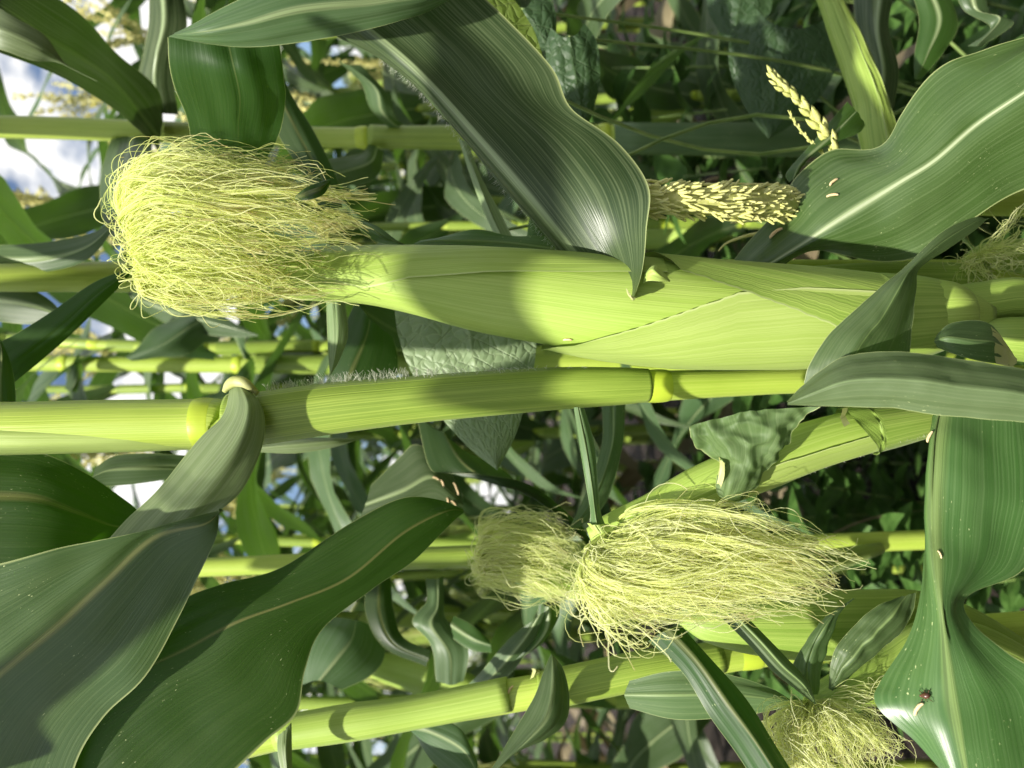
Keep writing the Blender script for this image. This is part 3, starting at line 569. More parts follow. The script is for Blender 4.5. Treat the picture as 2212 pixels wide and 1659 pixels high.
# husk blades springing near the base of the ear
leaf([[(2138, 471, 40)], [(2104, 469, 39.5), (2108, 480, 39.3), (2110, 495, 39.5)], [(2034, 502, 38.6), (2042, 520, 38.3), (2050, 537, 38.7)], [(1954, 578, 38), (1970, 580, 37.5), (1988, 580, 38.2)], [(1909, 615, 37.5), (1945, 618, 36.9), (1981, 618, 38)],
    [(1850, 667, 37), (1910, 680, 36.5), (1973, 680, 37.8)], [(1791, 722, 36.8), (1870, 730, 36.1), (1966, 740, 37.5)], [(1749, 785, 36.8), (1840, 780, 36.1), (1960, 785, 37.3)], [(1736, 828, 37), (1820, 840, 36.5), (1950, 840, 37.2)]], 'husk_leaf', A, name='husk_leaf', nu=50, na=13, crumple=.0006, cscale=120, seed=5)
leaf([[(2023, 725, 37), (2019, 737, 36.5), (2026, 752, 36.6)], [(2052, 701, 37.3), (2048, 728, 36), (2057, 764, 36.2)], [(2104, 693, 37.5), (2100, 735, 36), (2110, 779, 36.2)], [(2140, 701, 37.5), (2148, 740, 36.5), (2158, 786, 36.6)], [(2162, 724, 37.5), (2172, 755, 37), (2180, 790, 37)]], 'husk_leaf', A, name='husk_leaf', nu=26, na=11, rib=.0002, seed=6)
leaf([[(2140, 705, 37.3), (2148, 745, 36.4), (2150, 786, 36.5)], [(2162, 724, 37.3), (2172, 757, 36.8), (2172, 790, 36.8)], [(2180, 755, 37.6), (2197, 778, 37.3), (2188, 794, 37.4)]], 'collar', A, name='leaf_collar', nu=12, na=7, rib=0)

# ------------------------------------------------------------------ neighbour plant with the lower ear
B = thing('corn_plant', 'corn plant carrying the slanting ear with long hanging pale silk, lower right of centre', 'corn plant', base_of(3000, 900, 46))
stem('stalk', [(1950, 850, 905, 45.5), (2100, 860, 920, 46), (2300, 870, 930, 46.5), (2900, 880, 950, 48), (3500, 880, 960, 49)], 'stalk', B, n=30, sides=16)
ear2 = Ear([(1272, 1140, 1172, 39.2), (1300, 1118, 1174, 39.2), (1350, 1092, 1172, 39.2), (1420, 1056, 1152, 39.2), (1500, 1008, 1112, 39.2), (1580, 972, 1082, 39.3), (1660, 938, 1052, 39.4), (1760, 905, 1012, 39.6), (1850, 885, 982, 39.8), (1950, 875, 952, 40.2), (2040, 868, 932, 40.8), (2120, 865, 915, 41.5)], 'husk', B)
ear2.shell('husk', [(1330, 3000, 1140), (1420, 3000, 1110), (1520, 3000, 1060), (1650, 3000, 1000), (1760, 3000, 965), (1900, 3000, 925), (2040, 3000, 900)], 'husk_pale', .0011)
ear2.shell('husk', [(1828, -2000, 918), (1850, -2000, 948), (1880, -2000, 975), (1920, -2000, 3000), (2040, -2000, 3000)], 'husk_dark', .002, seed=4)
rgn = np.random.default_rng(15); hs = []
for i in range(260):
    x = 1560 + 470 * rgn.random(); y = np.interp(x, ear2.x, [1172, 1174, 1172, 1152, 1112, 1082, 1052, 1012, 982, 952, 932, 915]) - rgn.uniform(0, 5); d = 39.7 + rgn.uniform(-.6, .3); L_ = rgn.uniform(3, 10)
    hs.append((np.array([W(x, y, d), W(x + rgn.normal(1, 2), y + L_ * .6, d), W(x + rgn.normal(2, 4), y + L_, d)]), rgn.random()))
strands('bristle', hs, .00006, 'hair', ear2.o)
G = leaf([[(1700, 868, 35.6), (1702, 871, 35.2), (1701, 875, 35.3)], [(1740, 828, 35.6), (1755, 850, 34.7), (1770, 877, 35)], [(1808, 778, 35.6), (1825, 825, 34.2), (1850, 879, 34.6)], [(1878, 762, 35.4), (1900, 820, 33.8), (1930, 881, 34.3)], [(1965, 760, 35), (1985, 825, 33.4), (2010, 893, 34)],
    [(2069, 774, 34.6), (2085, 840, 33.1), (2100, 902, 33.7)], [(2212, 797, 34), (2215, 855, 32.7), (2212, 911, 33.4)], [(2400, 840, 33.5), (2400, 900, 32.5), (2400, 940, 33)], [(2700, 880, 36), (2700, 920, 35.5), (2700, 950, 36)]], 'leaf_pale', B, nu=60, na=13, rib=.0002, crumple=.0005, cscale=110, seed=7)
leaf([[(1490, 918, 37.6), (1560, 902, 37), (1640, 888, 36.6), (1770, 876, 36.4)], [(1497, 948, 37.8), (1570, 935, 36.8), (1650, 918, 36.4), (1728, 908, 36.6)], [(1530, 975, 38), (1590, 965, 36.6), (1650, 958, 36.4), (1705, 955, 37)], [(1562, 1005, 38), (1595, 1002, 36.9), (1630, 1005, 36.8), (1668, 1006, 37.4)],
    [(1552, 1045, 37.6), (1580, 1043, 36.8), (1610, 1044, 37), (1635, 1046, 37.6)], [(1555, 1072, 37.6), (1570, 1080, 37.3), (1590, 1081, 37.5), (1604, 1074, 37.9)]], 'leaf_plain', ear2.o, name='husk_leaf', nu=54, na=40, rib=0, crumple=.0024, cscale=75, crease=True, seed=8)
leaf([[(1555, 1060, 37.4), (1548, 1050, 37.5), (1545, 1040, 37.8)], [(1565, 1030, 37), (1556, 1020, 37.2), (1552, 1008, 37.6)], [(1566, 1000, 37), (1558, 995, 37.2), (1550, 985, 37.8)]], 'collar', ear2.o, name='husk_flap', nu=12, na=5, rib=0)
leaf([[(1836, 915, 37.4), (1826, 900, 37.2), (1830, 880, 37.2)], [(1824, 922, 37.2), (1815, 905, 37), (1818, 882, 37)]], 'collar', ear2.o, name='husk_flap', nu=8, na=5, rib=0)
leaf([[(1238, 880, 38.8), (1250, 880, 38.6), (1262, 882, 38.8)], [(1250, 960, 38.6), (1266, 960, 38.3), (1283, 960, 38.6)], [(1266, 1050, 38.4), (1279, 1050, 38.2), (1291, 1050, 38.4)], [(1276, 1105, 38.2), (1285, 1105, 37.9), (1297, 1105, 38.2)], [(1274, 1135, 38.3), (1290, 1140, 37.9), (1310, 1140, 38.4)]], 'husk_leaf', ear2.o, name='husk_leaf', nu=34, na=9, rib=.0006, ribw=.0015, seed=9)
leaf([[(1268, 1130, 38.2), (1288, 1134, 37.6), (1315, 1130, 38.2)], [(1285, 1150, 38), (1300, 1152, 37.5), (1330, 1146, 38)]], 'husk_pale', ear2.o, name='husk_flap', nu=8, na=7, rib=0)
silk([[(1330, 1140, 39), (1380, 1122, 38.2), (1480, 1105, 37.6), (1570, 1118, 37.4), (1680, 1148, 37.6), (1790, 1195, 38.2)],
      [(1320, 1145, 39), (1335, 1165, 37.6), (1450, 1155, 37), (1600, 1175, 36.8), (1740, 1205, 37.2), (1850, 1232, 37.8)],
      [(1312, 1150, 39), (1295, 1195, 37), (1400, 1205, 36.4), (1550, 1215, 36.4), (1700, 1238, 36.8), (1800, 1265, 37.4)],
      [(1310, 1152, 39), (1278, 1215, 36.8), (1350, 1250, 36.2), (1500, 1262, 36.2), (1650, 1275, 36.6), (1780, 1290, 37.2)],
      [(1308, 1155, 39), (1265, 1235, 37), (1320, 1280, 36.4), (1460, 1290, 36.4), (1600, 1296, 36.8), (1750, 1300, 37.2)],
      [(1306, 1155, 39), (1262, 1240, 37.2), (1285, 1295, 36.8), (1380, 1318, 36.8), (1500, 1318, 37), (1640, 1312, 37.4)]], 1300, 'silk_pale', ear2.o, rad=.00027, jit=.0028, curl=.0032, seed=18, lmin=.55)
silk([[(1306, 1155, 38.6), (1262, 1250, 37.2), (1260, 1310, 36.8), (1300, 1370, 36.6), (1330, 1400, 36.6)], [(1306, 1155, 38.6), (1268, 1250, 37), (1300, 1330, 36.4), (1370, 1385, 36.2), (1420, 1370, 36.2)], [(1306, 1155, 38.6), (1280, 1260, 36.8), (1340, 1340, 36.2), (1430, 1375, 36.2), (1500, 1350, 36.2)]], 60, 'silk_pale', ear2.o, rad=.00034, jit=.003, curl=.0042, seed=19, hook=.9)

# ------------------------------------------------------------------ plant whose broad leaf hangs down the right-hand edge
Cp = thing('corn_plant', 'corn plant with the broad wavy leaf along the lower right edge, beetle on it', 'corn plant', base_of(3100, 1000, 40))
stem('stalk', [(2230, 960, 1010, 39), (2500, 970, 1030, 41), (3100, 980, 1060, 42), (4000, 980, 1080, 44)], 'stalk', Cp, n=24, sides=16)
J = leaf([[(2012, 900, 38.6), (2040, 880, 37.6), (2250, 880, 37.6)], [(2006, 960, 38), (2030, 960, 36.7), (2260, 990, 37)], [(2003, 1100, 37.6), (2022, 1105, 36.2), (2260, 1120, 36.4)], [(1991, 1200, 37), (2027, 1210, 35.6), (2215, 1233, 36.6)], [(1983, 1300, 36.6), (2034, 1305, 35), (2091, 1290, 36)],
    [(1955, 1385, 36.2), (2043, 1375, 34.6), (2102, 1352, 35.4)], [(1903, 1475, 36), (2055, 1465, 34), (2172, 1412, 34.6)], [(1896, 1525, 35.6), (2065, 1535, 33.7), (2270, 1480, 34)], [(1975, 1604, 34.6), (2080, 1620, 33.3), (2310, 1600, 33.4)], [(2060, 1700, 34), (2100, 1720, 33), (2350, 1740, 33)]], 'leaf_right', Cp, us=(.30, .5, 1), nu=80, na=23, rib=.0003, ribw=.004, wave=.002, wfreq=70, crumple=.0020, cscale=30, seed=10)
# upper right dusted leaf
Dp = thing('corn_plant', 'corn plant with the big dusted leaf and white midrib at the upper right', 'corn plant', base_of(3300, 640, 48))
stem('stalk', [(1900, 640, 690, 49), (2300, 640, 700, 49), (3000, 640, 720, 50), (3600, 640, 730, 51)], 'stalk', Dp, n=24, sides=16)
E = leaf([[(1560, 612, 46.4), (1600, 614, 46), (1650, 617, 46.4)], [(1600, 540, 46.2), (1655, 575, 45), (1715, 560, 46)], [(1680, 452, 46.2), (1740, 522, 44.6), (1775, 538, 45.6)], [(1722, 385, 46.2), (1800, 482, 44), (1860, 558, 45)], [(1800, 322, 46.4), (1870, 438, 43.5), (1930, 566, 44.6)],
    [(1898, 312, 45.4), (1945, 392, 43), (1995, 548, 44)], [(1945, 245, 44.8), (2020, 345, 42.5), (2090, 478, 43.6)], [(2022, 154, 44), (2110, 268, 42), (2170, 430, 43)], [(2110, 112, 43.6), (2212, 200, 41.4), (2260, 395, 42.6)], [(2290, 66, 43), (2330, 120, 41), (2400, 350, 42)], [(2500, 100, 44), (2520, 200, 43), (2520, 330, 44)]], 'leaf_dust', Dp, nu=80, na=23, rib=-.0014, ribw=.0035, wave=.0014, crumple=.0018, cscale=26, seed=11)
leaf([[(1705, 395, 48), (1712, 388, 48), (1718, 378, 48)], [(1700, 370, 48.4), (1735, 350, 48), (1765, 325, 48.2)], [(1760, 300, 49), (1800, 290, 48.6), (1850, 290, 48.8)], [(1830, 220, 50), (1850, 240, 49.8), (1870, 270, 50)]], 'leaf', Dp, nu=24, na=9)
silkR = [[(2120, 545, 48), (2150, 530, 47.6), (2190, 480 - 0, 47.2), (2250, 440, 47)], [(2120, 545, 48), (2160, 540, 47), (2220, 520, 46.6), (2300, 500, 46.6)], [(2120, 550, 48), (2150, 560, 47), (2210, 570, 46.8), (2290, 580, 47)], [(2115, 552, 48), (2110, 575, 47.2), (2130, 600, 47), (2180, 610, 47)], [(2110, 548, 48), (2085, 560, 47.6), (2075, 585, 47.4), (2090, 605, 47.4)]]
earR, _, _ = stem('ear', [(2080, 560, 585, 49.6), (2110, 532, 572, 49), (2150, 520, 580, 49.2), (2260, 510, 600, 50), (2400, 500, 620, 51)], 'husk_dark', Dp, n=20, sides=16)
silk(silkR, 110, 'silk_dull', earR, rad=.0003, jit=.005, curl=.004, seed=31, npt=22)
stem('ear', [(1640, 610, 640, 47.6), (1720, 580, 640, 47.8), (1850, 568, 640, 48), (2000, 565, 640, 48.4), (2120, 570, 640, 49)], 'husk_dark', Dp, n=16, sides=14)

# ------------------------------------------------------------------ plant behind the lower left: leaf over the corner, third stalk
Ep = thing('corn_plant', 'corn plant with slanting stalk and pointed sheath leaf at the bottom edge', 'corn plant', base_of(3200, 1330, 50))
S3 = [(-500, 1760, 1840, 52), (200, 1640, 1715, 51.5), (640, 1548, 1612, 51), (900, 1504, 1572, 50.6), (1120, 1464, 1536, 50.3), (1240, 1444, 1512, 50), (1450, 1398, 1474, 50), (1620, 1385, 1444, 50), (1900, 1350, 1410, 50.5), (2400, 1310, 1370, 51), (3200, 1300, 1370, 53), (3700, 1290, 1370, 54)]
st3, _, _ = stem('stalk', S3, 'stalk', Ep, n=70, sides=22)
stem('leaf_sheath', [(600, 1548, 1622, 50.8), (760, 1520, 1600, 50.4), (900, 1502, 1574, 50.2), (1100, 1462, 1536, 50)], 'husk', st3, n=30, sides=20)
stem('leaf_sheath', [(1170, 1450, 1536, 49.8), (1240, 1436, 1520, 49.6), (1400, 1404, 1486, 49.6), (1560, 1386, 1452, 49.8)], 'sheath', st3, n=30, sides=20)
ring(st3, S3, 1596, 1642, 1.07)
leaf([[(1190, 1412, 48.6), (1192, 1413, 48.5), (1195, 1414, 48.6)], [(1172, 1455, 47.6), (1195, 1450, 46.8), (1216, 1445, 47.4)], [(1155, 1500, 46.6), (1195, 1500, 45.8), (1229, 1505, 46.8)], [(1128, 1548, 46), (1180, 1555, 45.2), (1222, 1558, 46.2)], [(1098, 1598, 45.6), (1140, 1600, 44.8), (1185, 1594, 45.8)], [(1072, 1645, 45), (1095, 1640, 44.5), (1120, 1622, 45.4)], [(1040, 1690, 44.6), (1050, 1690, 44.4), (1065, 1670, 45)]], 'leaf_blue', Ep, nu=40, na=13, rib=.0003, seed=12)
leaf([[(1145, 1468, 49.4), (1152, 1462, 49.2), (1160, 1456, 49.6)], [(1150, 1450, 49.2), (1158, 1448, 49), (1166, 1450, 49.4)], [(1148, 1444, 49.2), (1152, 1444, 49.2), (1156, 1446, 49.2)]], 'collar', st3, name='ligule', nu=8, na=5, rib=0)
Lf = leaf([[(1002, 1104, 46)], [(952, 1080, 45.2), (960, 1105, 44.8), (968, 1138, 45.2)], [(870, 1075, 44.4), (872, 1150, 43.8), (892, 1213, 44.4)], [(760, 1128, 43.6), (752, 1248, 42.8), (802, 1272, 43.6)], [(610, 1226, 42.6), (625, 1302, 41.8), (697, 1358, 43)], [(480, 1262, 42), (510, 1344, 41.2), (660, 1448, 42.6)],
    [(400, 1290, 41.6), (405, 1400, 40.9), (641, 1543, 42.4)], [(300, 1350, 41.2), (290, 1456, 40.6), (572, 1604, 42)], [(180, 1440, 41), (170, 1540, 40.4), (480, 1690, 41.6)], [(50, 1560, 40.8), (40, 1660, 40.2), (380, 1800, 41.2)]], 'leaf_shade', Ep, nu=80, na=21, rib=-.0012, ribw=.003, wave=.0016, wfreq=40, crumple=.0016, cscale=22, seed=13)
# leaf beneath that stalk, pale drooping collar leaves
leaf([[(860, 1545, 53), (880, 1570, 52.6), (900, 1590, 53)], [(900, 1540, 52.5), (930, 1580, 52), (930, 1640, 52.4)], [(990, 1570, 52), (1000, 1620, 51.6), (980, 1690, 52)], [(1030, 1640, 51.8), (1035, 1680, 51.6), (1020, 1740, 52)]], 'leaf_bg', Ep, nu=20, na=9)
leaf([[(600, 1590, 48), (615, 1575, 47.8), (630, 1560, 48)], [(600, 1620, 47.6), (615, 1622, 47.2), (632, 1620, 47.6)], [(612, 1690, 47), (622, 1690, 46.8), (632, 1690, 47)]], 'leaf_sage', Ep, nu=20, na=9)
# small ear in the lower right corner with husk blades fanning out
Fp = thing('corn_plant', 'corn plant with the young tufted ear at the bottom right corner', 'corn plant', base_of(3200, 1560, 46))
stem('stalk', [(-600, 1720, 1780, 49), (1500, 1720, 1785, 49), (1900, 1715, 1785, 49), (2400, 1700, 1785, 50), (3200, 1680, 1770, 51), (3900, 1660, 1760, 52)], 'stalk', Fp, n=30, sides=16)
stem('ear', [(1470, 1335, 1352, 46), (1540, 1305, 1392, 46), (1680, 1285, 1420, 46.2), (1850, 1275, 1425, 46.6), (2050, 1290, 1420, 47.5), (2300, 1450, 1540, 49), (2500, 1660, 1740, 50)], 'husk_dark', Fp, n=40, sides=20)
earF, _, _ = stem('ear', [(1738, 1508, 1530, 42), (1770, 1480, 1545, 42), (1830, 1440, 1530, 42.3), (1920, 1390, 1490, 42.8), (2050, 1330, 1440, 43.5), (2250, 1420, 1520, 45.5), (2500, 1650, 1750, 48)], 'husk_dark', Fp, n=30, sides=20)
leaf([[(1560, 1335, 41.5), (1580, 1325, 41.2), (1605, 1322, 41.5)], [(1620, 1395, 41), (1640, 1385, 40.7), (1660, 1378, 41)], [(1670, 1450, 40.7), (1690, 1440, 40.4), (1705, 1425, 40.7)], [(1720, 1490, 40.5), (1735, 1480, 40.3), (1745, 1470, 40.5)], [(1763, 1523, 40.4), (1763, 1522, 40.4), (1764, 1521, 40.4)]], 'husk_leaf', earF, name='husk_leaf', nu=34, na=9, rib=.0005, ribw=.001, seed=20)
leaf([[(1842, 1292, 42), (1846, 1291, 42), (1850, 1290, 42)], [(1775, 1340, 41.6), (1795, 1335, 41.2), (1815, 1325, 41.6)], [(1728, 1405, 41.4), (1760, 1395, 41), (1795, 1385, 41.5)], [(1712, 1450, 41.4), (1745, 1448, 41), (1775, 1445, 41.5)], [(1735, 1495, 41.6), (1750, 1498, 41.3), (1765, 1500, 41.6)]], 'husk_leaf', earF, name='husk_leaf', nu=34, na=11, rib=.0005, ribw=.001, crumple=.0012, cscale=100, seed=21)
leaf([[(1940, 1290, 41.6), (1960, 1285, 41.4), (1978, 1280, 41.6)], [(1880, 1320, 41.2), (1920, 1335, 40.8), (1965, 1345, 41.3)], [(1815, 1385, 41), (1865, 1395, 40.6), (1905, 1405, 41.2)], [(1795, 1430, 41.2), (1825, 1440, 40.8), (1850, 1450, 41.3)], [(1790, 1488, 41.6), (1795, 1490, 41.4), (1805, 1495, 41.6)]], 'husk_leaf', earF, name='husk_leaf', nu=34, na=13, rib=.0005, ribw=.001, crumple=.0016, cscale=100, seed=22)
leaf([[(1360, 1470, 44), (1350, 1500, 44), (1360, 1530, 44)], [(1450, 1450, 43.4), (1450, 1500, 43), (1460, 1555, 43.4)], [(1560, 1455, 43), (1570, 1500, 42.5), (1580, 1550, 43)], [(1660, 1485, 42.6), (1670, 1510, 42.2), (1670, 1535, 42.6)], [(1712, 1515, 42.2), (1713, 1518, 42.2), (1712, 1521, 42.2)]], 'husk_leaf', Fp, nu=34, na=11, seed=23)
leaf([[(1400, 1385, 40), (1440, 1360, 39.6), (1475, 1350, 40)], [(1470, 1450, 39.5), (1505, 1430, 39.1), (1540, 1425, 39.6)], [(1530, 1540, 39), (1570, 1520, 38.5), (1610, 1510, 39.2)], [(1590, 1620, 38.6), (1630, 1600, 38), (1670, 1600, 38.6)], [(1650, 1720, 38), (1690, 1690, 37.5), (1730, 1690, 38)]], 'leaf_deep', Fp, nu=50, na=13, rib=-.001, ribw=.003, wave=.001, seed=24)
silk([[(1745, 1515, 41.5), (1700, 1535, 40.6), (1665, 1575, 40), (1685, 1630, 39.6), (1710, 1690, 39.6)], [(1748, 1515, 41.5), (1720, 1545, 40.2), (1705, 1600, 39.4), (1740, 1660, 39), (1780, 1720, 39)], [(1752, 1515, 41.5), (1755, 1550, 40), (1760, 1600, 39.2), (1800, 1660, 39), (1840, 1720, 39)], [(1760, 1515, 41.5), (1800, 1545, 40.2), (1840, 1590, 39.6), (1870, 1640, 39.4), (1890, 1700, 39.4)], [(1765, 1512, 41.5), (1820, 1530, 40.6), (1880, 1560, 40.2), (1920, 1600, 40), (1930, 1640, 40)]], 700, 'silk_pale', earF, rad=.00024, jit=.0026, curl=.0028, seed=33, npt=26)
silk([[(1780, 1500, 41.8), (1850, 1480, 41), (1920, 1490, 40.6), (1970, 1500, 40.6)], [(1780, 1505, 41.8), (1850, 1510, 41), (1920, 1530, 40.6), (1960, 1560, 40.6)]], 26, 'silk_dull', earF, rad=.00026, jit=.005, curl=.003, seed=34, npt=22)

# ------------------------------------------------------------------ plant at the top edge: leaf folding over, hanging flap
Gp = thing('corn_plant', 'corn plant at the top edge with a folded leaf hanging above the big silk', 'corn plant', base_of(3000, -260, 42))
stem('stalk', [(-600, -240, -180, 42), (400, -250, -180, 42), (1500, -270, -190, 42), (3000, -300, -200, 43), (3700, -300, -200, 44)], 'stalk', Gp, n=40, sides=16)
sheet('leaf', [[[(1300, -220, 40), (1290, -205, 39.7), (1280, -190, 40)], [(1010, -75, 37), (1000, -40, 36.8), (985, -5, 37.6)], [(820, -60, 35.6), (830, 0, 35.5), (852, 48, 36.3)], [(640, -50, 34.9), (650, 20, 34.7), (682, 86, 35.7)], [(520, 0, 34.7), (530, 50, 34.6), (550, 101, 35.4)], [(430, 45, 35.2), (440, 68, 34.8), (455, 97, 35.4)], [(378, 70, 36), (371, 75, 35.8), (363, 80, 36)]]], 'leaf_blue', Gp, nu=60, na=15, rib=.0003, crumple=.001, cscale=22, seed=14)
sheet('leaf_blade', [[[(362, 79, 35.9), (490, 80, 36.4), (600, 70, 37)], [(369, 140, 37), (505, 150, 36.6), (612, 165, 38)], [(383, 205, 39), (518, 215, 38.4), (619, 215, 39.4)], [(402, 265, 41.4), (515, 275, 41), (608, 275, 41.8)], [(415, 305, 44), (513, 330, 44), (580, 330, 44.4)], [(430, 370, 46), (500, 390, 46), (560, 390, 46.4)]]], 'leaf_flap', Gp, nu=50, na=17, rib=.0006, ribw=.002, wave=.002, wfreq=70, seed=15)

# ------------------------------------------------------------------ left-edge plant, leaves coming in from the left
Hp = thing('corn_plant', 'corn plant with dark leaves entering at the left edge beside the thick stalk', 'corn plant', base_of(3000, 600, 60))
stem('stalk', [(-600, 560, 620, 62), (-100, 570, 630, 62), (900, 560, 640, 72), (3000, 600, 700, 72)], 'stalk', Hp, n=30, sides=14)
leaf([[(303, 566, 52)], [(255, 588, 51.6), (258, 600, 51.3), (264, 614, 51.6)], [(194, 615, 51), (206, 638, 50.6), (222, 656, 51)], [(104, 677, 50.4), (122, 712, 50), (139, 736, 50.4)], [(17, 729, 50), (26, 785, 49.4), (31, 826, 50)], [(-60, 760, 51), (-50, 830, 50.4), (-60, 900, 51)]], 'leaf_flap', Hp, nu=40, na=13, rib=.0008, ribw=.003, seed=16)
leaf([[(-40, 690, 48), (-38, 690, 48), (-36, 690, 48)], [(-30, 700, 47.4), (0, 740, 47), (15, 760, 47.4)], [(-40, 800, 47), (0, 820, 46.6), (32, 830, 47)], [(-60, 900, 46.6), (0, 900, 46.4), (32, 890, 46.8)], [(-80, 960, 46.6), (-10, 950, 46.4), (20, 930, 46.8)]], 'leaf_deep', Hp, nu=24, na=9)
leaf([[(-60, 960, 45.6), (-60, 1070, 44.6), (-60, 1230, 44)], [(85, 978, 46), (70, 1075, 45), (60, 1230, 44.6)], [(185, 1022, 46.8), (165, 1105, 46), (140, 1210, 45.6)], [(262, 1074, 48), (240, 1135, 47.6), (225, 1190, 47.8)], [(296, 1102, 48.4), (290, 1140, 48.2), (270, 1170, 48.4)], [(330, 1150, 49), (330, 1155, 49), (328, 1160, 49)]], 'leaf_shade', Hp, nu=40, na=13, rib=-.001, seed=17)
leaf([[(420, 985, 55), (410, 1010, 55), (400, 1030, 55)], [(330, 980, 54), (320, 1010, 53.6), (300, 1045, 54)], [(250, 985, 53.4), (240, 1015, 53), (225, 1050, 53.4)], [(205, 1010, 53), (200, 1030, 52.8), (195, 1048, 53)]], 'leaf_blue', Hp, nu=24, na=9)
leaf([[(-40, 530, 64), (-40, 560, 64), (-40, 590, 64)], [(80, 525, 63), (90, 560, 62.6), (95, 588, 63)], [(180, 510, 62), (185, 535, 61.6), (190, 560, 62)], [(245, 480, 61), (247, 485, 61), (250, 490, 61)]], 'leaf_blue', Hp, nu=24, na=9)
leaf([[(-40, 600, 66), (-40, 640, 66), (-40, 690, 66)], [(40, 612, 65), (50, 655, 64.6), (50, 700, 65)], [(110, 650, 64.4), (112, 675, 64), (105, 700, 64.4)], [(140, 690, 64), (138, 695, 64), (134, 700, 64)]], 'leaf_blue', Hp, nu=24, na=9)

# ------------------------------------------------------------------ second row: stalks seen between the front plants
Ip = thing('corn_plant', 'slim corn plant running along the upper part behind the hanging flap leaf', 'corn plant', base_of(3200, 300, 88))
SI = [(-700, 245, 290, 86), (0, 250, 298, 86), (340, 262, 308, 86), (700, 275, 318, 87), (1000, 274, 322, 87), (1300, 270, 330, 88), (2200, 270, 340, 89), (3300, 270, 350, 90)]
stI, _, _ = stem('stalk', SI, 'stalk', Ip, n=60, sides=16)
for x in (-300, 770, 1290): ring(stI, SI, x, x + 26, 1.1)
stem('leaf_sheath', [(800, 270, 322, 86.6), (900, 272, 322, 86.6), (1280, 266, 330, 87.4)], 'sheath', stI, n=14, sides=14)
stem('leaf_sheath', [(1325, 266, 332, 87.6), (1700, 266, 338, 88), (2200, 266, 344, 88.6)], 'husk_leaf', stI, n=14, sides=14)  # added darker sleeve: the stalk's deep shade put into its colour
leaf([[(352, 258, 85), (346, 300, 84.6), (342, 345, 85)], [(335, 190, 81), (300, 240, 80), (325, 300, 79.6)], [(262, 120, 76), (240, 170, 75), (275, 252, 75)], [(200, 55, 71), (170, 120, 70), (190, 205, 70)], [(125, 0, 66), (100, 80, 65), (100, 152, 65)], [(0, -70, 61), (0, 10, 60.6), (0, 112, 61)], [(-150, -150, 58), (-150, -60, 58), (-150, 60, 58)]], 'leaf_ear', Ip, nu=50, na=13, wave=.003, wfreq=40, seed=26)
leaf([[(-60, -20, 58), (-60, 40, 57.6), (-60, 90, 58)], [(20, 30, 58), (10, 70, 57.6), (10, 110, 58)], [(97, 76, 59), (85, 105, 58.6), (70, 131, 59)], [(146, 142, 60.4), (140, 140, 60.2), (135, 138, 60.4)], [(212, 177, 61)]], 'leaf_sage', Ip, nu=30, na=9)
leaf([[(322, -30, 80), (352, -30, 79), (392, -30, 80)], [(322, 50, 80.5), (355, 50, 79.6), (404, 60, 80.4)], [(308, 120, 81.6), (340, 120, 80.6), (378, 130, 81.4)], [(298, 175, 83), (335, 180, 82), (377, 185, 82.8)], [(318, 240, 85), (350, 245, 84), (386, 248, 84.8)]], 'leaf_ear', Ip, nu=34, na=11, rib=-.002)
leaf([[(242, 295, 86), (285, 295, 85), (330, 298, 86)], [(219, 370, 80), (268, 365, 78), (325, 370, 79)], [(216, 430, 76), (275, 430, 74), (330, 435, 75.6)], [(228, 490, 73), (285, 495, 71.6), (345, 500, 73)], [(256, 525, 71), (300, 535, 70), (350, 545, 71)], [(290, 556, 70), (320, 560, 69.6), (350, 575, 70)]], 'leaf_ear', Ip, nu=40, na=11)
leaf([[(540, 90, 66), (570, 95, 65.4), (602, 100, 66)], [(565, 190, 65), (595, 185, 64.4), (622, 190, 65)], [(600, 290, 64), (640, 280, 63.4), (680, 288, 64)], [(650, 370, 63), (690, 375, 62.6), (728, 386, 63)], [(690, 450, 63), (715, 450, 63), (740, 450, 63)]], 'leaf_deep', Ip, nu=36, na=11)
leaf([[(800, 305, 86.6), (815, 318, 86), (830, 330, 86.6)], [(780, 330, 84), (800, 350, 83), (820, 372, 84)], [(730, 340, 82), (745, 370, 81), (790, 398, 82)], [(670, 350, 80), (690, 380, 79), (720, 400, 80)]], 'leaf_bg', Ip, nu=24, na=9)
leaf([[(850, 285, 86), (860, 275, 85.6), (870, 268, 86)], [(800, 235, 84), (825, 240, 83), (850, 250, 84)], [(780, 180, 82), (810, 190, 81), (835, 200, 82)], [(730, 130, 80), (750, 140, 79.6), (780, 140, 80)]], 'leaf_bg', Ip, nu=24, na=9)
caster_rows = np.array([[(.28, .865, 1.56), (.275, .86, 1.57), (.27, .855, 1.56)], [(.24, .73, 1.53), (.205, .69, 1.55), (.16, .67, 1.53)], [(.15, .58, 1.42), (.10, .55, 1.44), (.05, .53, 1.42)], [(.09, .46, 1.43), (.04, .43, 1.45), (-.01, .41, 1.43)], [(.03, .33, 1.40), (-.01, .32, 1.42), (-.06, .31, 1.40)], [(-.05, .22, 1.33), (-.055, .22, 1.33), (-.06, .22, 1.33)]])
sheet('leaf', [caster_rows], 'leaf', Ip, nu=40, na=9)  # unseen overhead leaf, added to throw shade on this slim stalk
Jp = thing('corn_plant', 'thin corn plant between the big ear and the thick stalk, farther back', 'corn plant', base_of(3200, 790, 118))
SJ = [(-700, 760, 795, 118), (80, 768, 802, 118), (520, 770, 806, 118), (720, 768, 806, 118), (1500, 760, 810, 120), (3200, 750, 820, 122)]
stJ, _, _ = stem('stalk', SJ, 'stalk', Jp, n=50, sides=14)
for x in (130, 505): ring(stJ, SJ, x, x + 20, 1.12)
